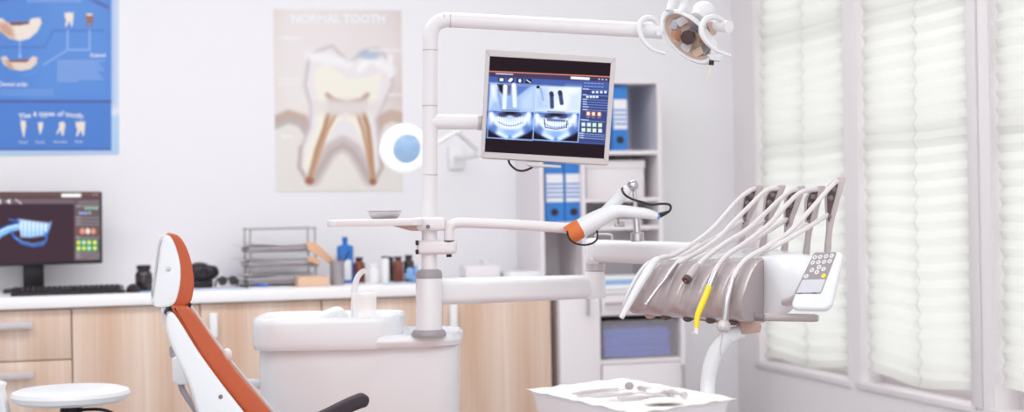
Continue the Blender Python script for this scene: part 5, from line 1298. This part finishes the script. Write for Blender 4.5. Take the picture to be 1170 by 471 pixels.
# grey side handle bar
m = MB().tube([pt(871, 362.5, 4.37), pt(930, 363.6, 4.33), pt(935, 363.8, 4.325)], [px(4.6, 4.4), px(4.6, 4.35), px(3.6, 4.35)], 20, smooth=False); fin(m, 'handle_bar', 'taupe', root)
a, b = pt(862, 362.2, 4.36), pt(872.5, 362.6, 4.36)
m = MB().tube([a, b], px(5.0, 4.42), 20); fin(m, 'handle_collar', 'taupe_dark', root)
# upright hose holders
tops_ = [(873, 212.8), (898, 212.6), (920.5, 213.8), (943.5, 213.6), (966.5, 203.8)]
bots_ = [(846, 286), (871.5, 284), (896.5, 290), (922, 292), (946.5, 288)]
def wd(i): return 4.97 - .075 * i
for i, ((tx, ty), (bx_, by_)) in enumerate(zip(tops_, bots_)):
    s = (by_ - ty) / 81.0; lean = (bx_ - (tx - 19)) ; d = wd(i)
    def wp(dx, dy, dz=0.0): return pt(tx + dx * (1.0) + lean * (dy / 81.0), ty + dy * s, d + dz)
    out = [(-2, -1.2), (0, .5), (-3, 12), (-8, 30), (-12.5, 47), (-15, 64), (-16, 81), (-22, 81), (-20.8, 64), (-20, 50), (-21.5, 36), (-22.3, 24), (-21.5, 13), (-17.5, 6), (-12, 1.5), (-7, -1)]
    P = smooth2(out, 3)
    m = MB().prism([wp(x, y) for x, y in P], FDH * .026, .004, 2)
    h = fin(m, 'hose_holder', 'taupe_whip', root)
    inn = [(-9, 5), (-10.5, 14), (-13, 25), (-16, 36), (-18.2, 47), (-19.3, 47), (-20.6, 36), (-21, 24), (-20, 14), (-16, 7.5)]
    m = MB().prism([wp(x, y, -.0018) for x, y in smooth2(inn, 3)], FDH * .004); fin(m, 'channel_shade_plate', 'brown_dark', h)  # thin dark plate on the face, standing in for the groove's shade
    for rx, ry, rr in ((-14, 12, 3.2), (-17, 22, 3.2), (-18.3, 42, 2.4)):
        fin(MB().ell(wp(rx, ry, -.006), px(rr, d), px(rr, d), px(rr * 1.1, d), n=16), 'guide_roller', 'taupe_dark', h)

# keypad on the right of the head
dk = 4.20
q = Quad(pt(925.5, 289, dk + .05), pt(965, 286.5, dk + .03), pt(949.5, 354, dk), pt(902, 353, dk + .02))
root = thing('control_keypad', 'white handheld control keypad with grey button panel and small display on the head', 'keypad', q(.5, 1))
def kuv(x, y):
    A = [np.array(p, float) for p in ((925.5, 289), (965, 286.5), (949.5, 354), (902, 353))]; u_, v_ = .5, .5
    for _ in range(8):
        p = (A[0] * (1 - u_) + A[1] * u_) * (1 - v_) + (A[3] * (1 - u_) + A[2] * u_) * v_
        du = (A[1] - A[0]) * (1 - v_) + (A[2] - A[3]) * v_; dv = (A[3] - A[0]) * (1 - u_) + (A[2] - A[1]) * u_
        s_ = np.linalg.solve(np.stack([du, dv], 1), np.array([x, y]) - p); u_ += s_[0]; v_ += s_[1]
    return float(u_), float(v_)
def kk(x, y): return 850 + x / 4.283, 280 + y / 4.283
m = q.slab(MB(), 0, 0, 1, 1, .02, -.03, 0, .008, 4); fin(m, 'keypad_body', 'white_gloss', root)
pan = [kuv(*kk(*p)) for p in ((344, 37), (456, 36), (377, 240), (246, 240))]
pq = Quad(*[q(u_, v_, .0004) for u_, v_ in pan]); m = pq.slab(MB(), 0, 0, 1, 1, .005, 0, .0012, .0004); fin(m, 'button_panel', 'keypad_grey', root)
disp = [kuv(*kk(*p)) for p in ((287, 172), (400, 170), (375, 233), (257, 236))]
pq = Quad(*[q(u_, v_, .0018) for u_, v_ in disp]); m = pq.slab(MB(), 0, 0, 1, 1, .002, 0, .0008); fin(m, 'display', 'display_grey', root)
for x, y, c in ((347, 62, 0), (374, 60, 0), (402, 57, 0), (430, 55, 0), (337, 88, 0), (365, 86, 0), (393, 84, 0), (420, 81, 0), (368, 110, 0), (333, 125, 0), (390, 120, 0), (357, 135, 0), (305, 155, 0), (390, 152, 1)):
    u_, v_ = kuv(*kk(x, y)); m = q.disc(MB(), u_, v_, px(2.6, dk), .0016, .003, 16)
    b_ = fin(m, 'button', 'yellow' if c else 'white_soft', root, label='yellow button' if c else None)
    if not c: m = q.disc(MB(), u_, v_, px(1.1, dk), .0031, .0034, 10); fin(m, 'button_symbol', 'keypad_grey', b_)
m = MB()
for x, y in ((275, 238), (343, 237)): u_, v_ = kuv(*kk(x, y)); q.slab(m, u_ - .06, v_ - .006, u_ + .06, v_ + .006, 0, .0016, .0024)
fin(m, 'panel_clip', 'black_soft', root)
m = MB().tube([pt(893, 346, dk + .26), pt(904, 344, dk + .12), pt(914, 336, dk + .055)], px(5, dk), 14); fin(m, 'keypad_hinge', 'silver_plastic', root)

# ---- handpieces and their hoses
def hose_path(i, front, back):
    return front, back
HO = [
 ([(748, 298.5, 4.70), (757, 294, 4.70), (770, 291.5, 4.72), (791, 279, 4.78), (815, 260.5, 4.85), (842, 230, 4.92), (857, 218, 4.945), (865, 214.6, wd(0) - .008)], (852, 250)),
 ([(772, 301.5, 4.64), (781, 297, 4.64), (802, 285.6, 4.70), (822, 271, 4.76), (836, 256, 4.80), (853, 239, 4.84), (874, 219, 4.87), (889, 214, wd(1) - .008)], (876, 250)),
 ([(795.5, 305.5, 4.57), (806, 295, 4.58), (827, 279, 4.64), (852, 263.5, 4.69), (870, 248, 4.73), (890, 229, 4.78), (902, 219.5, 4.80), (911, 214.8, wd(2) - .008)], (901.5, 249)),
 ([(816, 313, 4.50), (821, 303, 4.51), (832, 291, 4.55), (852, 277, 4.60), (878, 257, 4.66), (900, 233, 4.70), (916, 219.5, 4.72), (934, 214, wd(3) - .008)], (926.5, 253.5)),
 ([(836, 321, 4.43), (842, 309, 4.44), (853, 296, 4.48), (878, 281, 4.53), (902, 265, 4.58), (925, 241, 4.62), (945, 218, 4.645), (957, 207, wd(4) - .008)], (948, 244)),
]
def inst(i, name, label, tip, radius=2.75, mn='hose'):
    front, low = HO[i]; root = thing(name, label, 'dental instrument', pt(*tip), 'hand instruments of the dental unit')
    d = wd(i); tx, ty = tops_[i]
    P = [pt(*p) for p in front]
    P = P[:-1] + [pt(tx - 10, ty + 3.2, d + .004), pt(tx - 6.5, ty + 4.5, d + .03), pt(tx - 6.5, ty + 11, d + .048), pt(tx - 10, ty + 22, d + .05), pt(low[0] + 5, low[1] - 5, d + .042), pt(low[0] - 1, low[1] + .5, d + .012)]
    k1 = [(low[0] - 14, low[1] + 9, d - .05), (low[0] - 38, low[1] + 24, d - .1), (low[0] - 62, low[1] + 37, d - .13), (low[0] - 80, low[1] + 47, d - .13), (low[0] - 92, low[1] + 62, d - .09)]
    P += [pt(*p) for p in k1]
    fin(MB().tube(P, px(radius, 4.7), 12, sub=8), 'hose', mn, root)
    return root
r0 = inst(0, 'suction_handpiece', 'white tapered handpiece, first on the head beside the low shelf drawer', (710, 363, 4.64))
m = MB().tube([pt(752, 296, 4.69), pt(747, 300, 4.685), pt(741, 309, 4.67), pt(731, 325, 4.65), pt(721, 343, 4.64), pt(711, 361.5, 4.635)], [px(v, 4.65) for v in (3.6, 4.6, 5.2, 4.9, 4.1, 3.0)], 18); fin(m, 'handle', 'white_gloss', r0)
m = MB().tube([pt(711.2, 361, 4.635), pt(709.6, 363.8, 4.634)], [px(3.1, 4.65), px(2.9, 4.65)], 16); fin(m, 'tip', 'ivory', r0)
r1 = inst(1, 'air_syringe', 'thin chrome handpiece with a tiny ball end, second on the head', (738, 348, 4.58))
m = MB().tube([pt(774, 299.5, 4.64), pt(767, 308.5, 4.63), pt(760.5, 318, 4.62)], [px(3.6, 4.6), px(3.5, 4.6), px(2.8, 4.6)], 16); fin(m, 'coupling', 'steel', r1)
m = MB().tube([pt(761.5, 317, 4.62), pt(750, 331.5, 4.6), pt(739, 347, 4.585)], [px(2.7, 4.6), px(2.0, 4.6), px(1.9, 4.6)], 16); fin(m, 'handle', 'chrome', r1)
m = MB().ell(pt(738.4, 348, 4.583), px(2.5, 4.6), px(2.5, 4.6), px(2.7, 4.6), n=16); fin(m, 'tip', 'steel', r1)
r2 = inst(2, 'hose_connector', 'empty hose end with silver collar and dark open socket, middle of the head', (784, 320, 4.53))
m = MB().tube([pt(797, 303.5, 4.57), pt(792, 310, 4.555), pt(786, 318, 4.54)], [px(4, 4.55), px(4.8, 4.55), px(5.0, 4.55)], 18); fin(m, 'collar', 'silver_plastic', r2)
m = MB().tube([pt(786.2, 317.6, 4.54), pt(783.6, 321, 4.533)], [px(5.3, 4.55), px(5.2, 4.55)], 18); fin(m, 'socket', 'brown_dark', r2)
m = MB().lathe([(0, .0008), (px(1.2, 4.55), .0008), (px(1.2, 4.55), .0016), (0, .0016)], pt(783.6, 321, 4.533), pt(783.6, 321, 4.533) - pt(786.2, 317.6, 4.54), 12); fin(m, 'pin', 'steel', r2)
r3 = inst(3, 'yellow_handpiece', 'yellow angled handpiece with silver coupling, fourth on the head', (795, 382, 4.43))
m = MB().tube([pt(817, 311.5, 4.50), pt(813, 321, 4.49), pt(810, 329, 4.48)], [px(3.8, 4.5), px(3.9, 4.5), px(3.4, 4.5)], 18); fin(m, 'coupling', 'chrome', r3)
m = MB().tube([pt(810.3, 327.5, 4.48), pt(805.5, 340, 4.465), pt(799.5, 354, 4.45), pt(796.8, 362, 4.445), pt(795.7, 375, 4.44)], [px(v, 4.46) for v in (3.4, 3.5, 3.5, 3.2, 2.6)], 18); fin(m, 'handle', 'yellow', r3)
m = MB().tube([pt(795.7, 374.5, 4.44), pt(795.6, 379, 4.44), pt(795.4, 382.5, 4.438)], [px(2.3, 4.44), px(2.7, 4.44), px(2.3, 4.44)], 14).tube([pt(795.4, 381, 4.438), pt(791.5, 380.5, 4.425)], px(.8, 4.44), 8); fin(m, 'turbine_head', 'white_soft', r3)
r4 = inst(4, 'water_syringe', 'steel handpiece with knurled nut and thin needle, the one closest to the keypad', (825, 415, 4.38))
m = MB().tube([pt(837.5, 318, 4.43), pt(834, 331, 4.42), pt(831, 345, 4.41), pt(827.6, 369, 4.4)], [px(v, 4.42) for v in (3.4, 4.0, 4.3, 4.4)], 18); fin(m, 'handle', 'steel', r4)
m = MB().lathe([(px(5.4, 4.4), 0), (px(7.6, 4.4), .006), (px(7.8, 4.4), .02), (px(6, 4.4), .027), (0, .028)], pt(827.8, 367.5, 4.4), pt(826, 380, 4.39) - pt(827.8, 367.5, 4.4), 12); fin(m, 'nut', 'silver_plastic', r4, angle=20)
m = MB().tube([pt(826.5, 379, 4.39), pt(823.6, 396, 4.385), pt(823.5, 404, 4.38), pt(825.8, 414.5, 4.375)], [px(1.1, 4.4), px(.9, 4.4), px(.9, 4.4), px(.7, 4.4)], 8); fin(m, 'needle', 'steel', r4)

# ================================================================ TRAY TABLE
ZT = 1.2 - .45
Tl, Tb, Tr = atz(603, 447, ZT), atz(712, 433.5, ZT), atz(840, 457, ZT)
e1 = (Tb - Tl); e2 = (Tr - Tb); Tf = Tl + e2
q = Quad(Tb, Tr, Tf, Tl)                      # u along the far right edge, v towards the viewer on the left
q.n = V((0, 0, 1))
root = thing('instrument_tray', 'white instrument tray lined with paper at the lower edge, on a curved white arm', 'tray', q(.5, .5, -.05))
def tl_(i_, h, n=6):
    uv = q.round(i_ * .5 / 1, i_ * .5, 1 - i_ * .5, 1 - i_ * .5, max(.004, .03 * (1 - i_)), n)
    return [q(a, b, h) for a, b in uv]
m = MB().loft([tl_(.07, -.05), tl_(.06, -.047), tl_(.025, -.006), tl_(.0, -.003), tl_(.0, 0), tl_(.02, .0005), tl_(.06, -.012), tl_(.1, -.018)])
fin(m, 'tray_body', 'tray_plastic', root)
# crinkled paper liner
def pf(u, v):
    a, b = -.01 + 1.02 * u, -.01 + 1.02 * v; e = min(u, 1 - u, v, 1 - v); n = math.sin(u * 31 + v * 7) * math.sin(v * 27 - u * 5) + .6 * math.sin(u * 63) * math.sin(v * 57)
    h = (-.006 if e > .09 else .003 + (.09 - e) / .09 * .0) ; w_ = max(0, 1 - e / .09)
    h = -.009 * (1 - w_ ** .6) + .0025 * w_ + (.0004 + .0011 * w_) * n
    return q(a, b, h)
m = MB().sheet(pf, 60, 60); fin(m, 'paper_liner', 'gauze', root, solid=.0008)
# curved arm up to the head
da = 4.52
m = MB().tube([pt(849, 379, da), pt(838, 382, da), pt(827, 389, da), pt(818, 402, da), pt(811.5, 420, da), pt(808.5, 440, da), pt(808, 465, da - .02)], [px(7.5, da), px(8, da), px(8.8, da), px(9.2, da), px(9, da), px(8.6, da), px(8.6, da)], 22)
m.tube([pt(808, 463, da - .02), pt(800, 478, 4.35), q(.5, .5, -.062)], [px(8.6, da), .02, .02], 16)
fin(m, 'support_arm', 'white_gloss', root)
m = MB().prism([pt(828, 384, da - .02), pt(851, 376.5, da - .02), pt(853, 382.5, da - .02), pt(838, 391, da - .02)], FDH * .05, .005); fin(m, 'arm_bracket', 'white_enamel', root)
ZP = ZT - .0045
def tp(x, y, h=0): return atz(x, y, ZP + h)
def tool_group(): return 'instruments lying on the paper lined tray'
# mouth mirror
root = thing('mouth_mirror', 'dental mouth mirror with round head lying on the paper lined tray', 'dental mirror', tp(690, 446))
c = tp(719, 441.5, .012); nn = (CAM - c).normalized() * .8 + ZU * .6
R_ = px(5.2, 4.0)
m = MB().lathe([(0, -.002), (R_ * .9, -.002), (R_, 0), (R_, .0015), (R_ * .93, .002), (0, .002)], c, nn, 28); fin(m, 'mirror_head', 'keypad_grey', root, label='round grey mirror disc')
m = MB().tube([c - nn.normalized() * .002, tp(709, 446, .006), tp(697, 446.5, .004), tp(660, 451, .003)], [.0012, .0015, .0028, .003], 10); fin(m, 'handle', 'tool_steel', root)
def probe(a, b, lab, name='dental_probe'):
    A, B = tp(*a, .0045), tp(*b, .0045); root = thing(name, lab, 'dental instrument', tp((a[0] + b[0]) / 2, (a[1] + b[1]) / 2), tool_group())
    fin(MB().tube([A.lerp(B, .2), A.lerp(B, .25), A.lerp(B, .8), A.lerp(B, .85)], [.0018, .0034, .0034, .0018], 10, smooth=False), 'handle', 'tool_steel', root)
    m = MB()
    for s, e, o in ((.2, 0, 1), (.85, 1, -1)): 
        mid = A.lerp(B, (s + e) / 2) + ZU * .002; m.tube([A.lerp(B, s), mid, A.lerp(B, e) + (B - A).cross(ZU).normalized() * .008 * o], [.0018, .0014, .0006], 8)
    fin(m, 'tip', 'tool_steel', root)
probe((662, 455), (735, 449.5), 'thin steel probe lying behind the steel spatula on the tray')
probe((690, 460), (768, 452.5), 'thin steel probe lying nearest the front on the tray')
# tweezers
root = thing('tweezers', 'steel tweezers lying along the far left side of the tray', 'tweezers', tp(680, 446))
for o in (-1, 1):
    A, B = tp(654, 450, .005), tp(707, 444, .005); sd = (B - A).cross(ZU).normalized()
    m = MB().tube([A, A.lerp(B, .35) + sd * .008 * o, A.lerp(B, .7) + sd * .006 * o, B + sd * .0012 * o], [.0024, .0032, .0028, .001], 8); fin(m, 'prong', 'tool_steel', root)
# forceps
root = thing('syringe', 'chrome cartridge syringe lying on the far right of the tray', 'syringe', tp(755, 446))
A, B = tp(729, 443.5, .007), tp(783, 451.5, .007); ax = B - A; sd = ax.cross(ZU).normalized()
m = MB().tube([A.lerp(B, .2), A.lerp(B, .68)], .0062, 14).tube([A.lerp(B, .68), A.lerp(B, .74)], .0085, 14); fin(m, 'barrel', 'tool_steel', root)
m = MB().tube([A.lerp(B, .74), A.lerp(B, .95)], .003, 10).tube([A.lerp(B, .95), B], .008, 14); fin(m, 'plunger', 'tool_steel', root)
m = MB().tube([A.lerp(B, .7) - sd * .022, A.lerp(B, .68), A.lerp(B, .7) + sd * .022], .0032, 10); fin(m, 'finger_grip', 'tool_steel', root)
m = MB().tube([A, A.lerp(B, .03), A.lerp(B, .2)], [.004, .0062, .0062], 12, smooth=False); fin(m, 'front_cap', 'tool_steel', root)
# spatula
A, B = tp(706, 455, .004), tp(734, 453.4, .004)
root = thing('spatula', 'flat steel spatula in the middle of the tray', 'dental instrument', tp(720, 454), tool_group())
m = MB().tube([A, B], [.0035, .0035], 10); fin(m, 'handle', 'tool_steel', root)
m = MB().loft([[A.lerp(B, s) + (B - A).cross(ZU).normalized() * w_ * c_ + ZU * h for c_, h in ((-1, -.001), (1, -.001), (1, .001), (-1, .001))] for s, w_ in ((.98, .003), (1.2, .006), (1.6, .007), (1.75, .003))]); fin(m, 'blade', 'tool_steel', root)
# cotton pads
for x, y, rx, ry, h, lab in ((758, 461, .045, .036, .009, 'white cotton pad lying on the front right of the tray'), (748, 452, .02, .018, .014, 'small white cotton ball behind the cotton pad on the tray')):
    b = bmesh.new(); bmesh.ops.create_icosphere(b, subdivisions=4, radius=1.0); c = tp(x, y)
    for v in b.verts:
        n = v.co.normalized(); k_ = 1 + .07 * math.sin(n.x * 8 + n.y * 5) + .05 * math.sin(n.y * 13 + n.z * 9); v.co = V((n.x * rx * k_, n.y * ry * k_, (n.z * .5 + .5) * h * k_))
    bmesh.ops.translate(b, vec=c + ZU * .002, verts=b.verts); m = MB(); m.merge(b); fin(m, 'cotton_pad', 'gauze', label=lab, cat='cotton')
# ================================================================ LIGHT
w = bpy.data.worlds.new('world'); SC.world = w; w.use_nodes = True
bg = w.node_tree.nodes['Background']; bg.inputs['Color'].default_value = (0.97, 1.0, 1.0, 1); bg.inputs['Strength'].default_value = 1.4
def area(name, loc, rot, sx, sy, power, col=(1, 1, 1)):
    l = bpy.data.lights.new(name, 'AREA'); l.shape = 'RECTANGLE'; l.size = sx; l.size_y = sy; l.energy = power; l.color = col
    o = bpy.data.objects.new(name, l); COL.objects.link(o); o.location = loc; o.rotation_euler = rot; return o
area('fill_light_rear', (0.35, 5.5, 2.86), (math.radians(18), 0, 0), 4.4, 1.2, 74, (.98, 1, 1.0))  # unseen fill lamp added to brighten the back of the room
area('fill_light_front', (0.3, 2.2, 2.86), (0, 0, 0), 4.4, 2.4, 66, (.98, 1, 1))  # second unseen fill lamp, added for the nearer half of the room
sun = bpy.data.lights.new('daylight', 'SUN'); sun.energy = 0.9; sun.angle = math.radians(40); sun.color = (1, .985, .96)
so = bpy.data.objects.new('daylight', sun); COL.objects.link(so); so.rotation_euler = (0, math.radians(76), math.radians(-14))
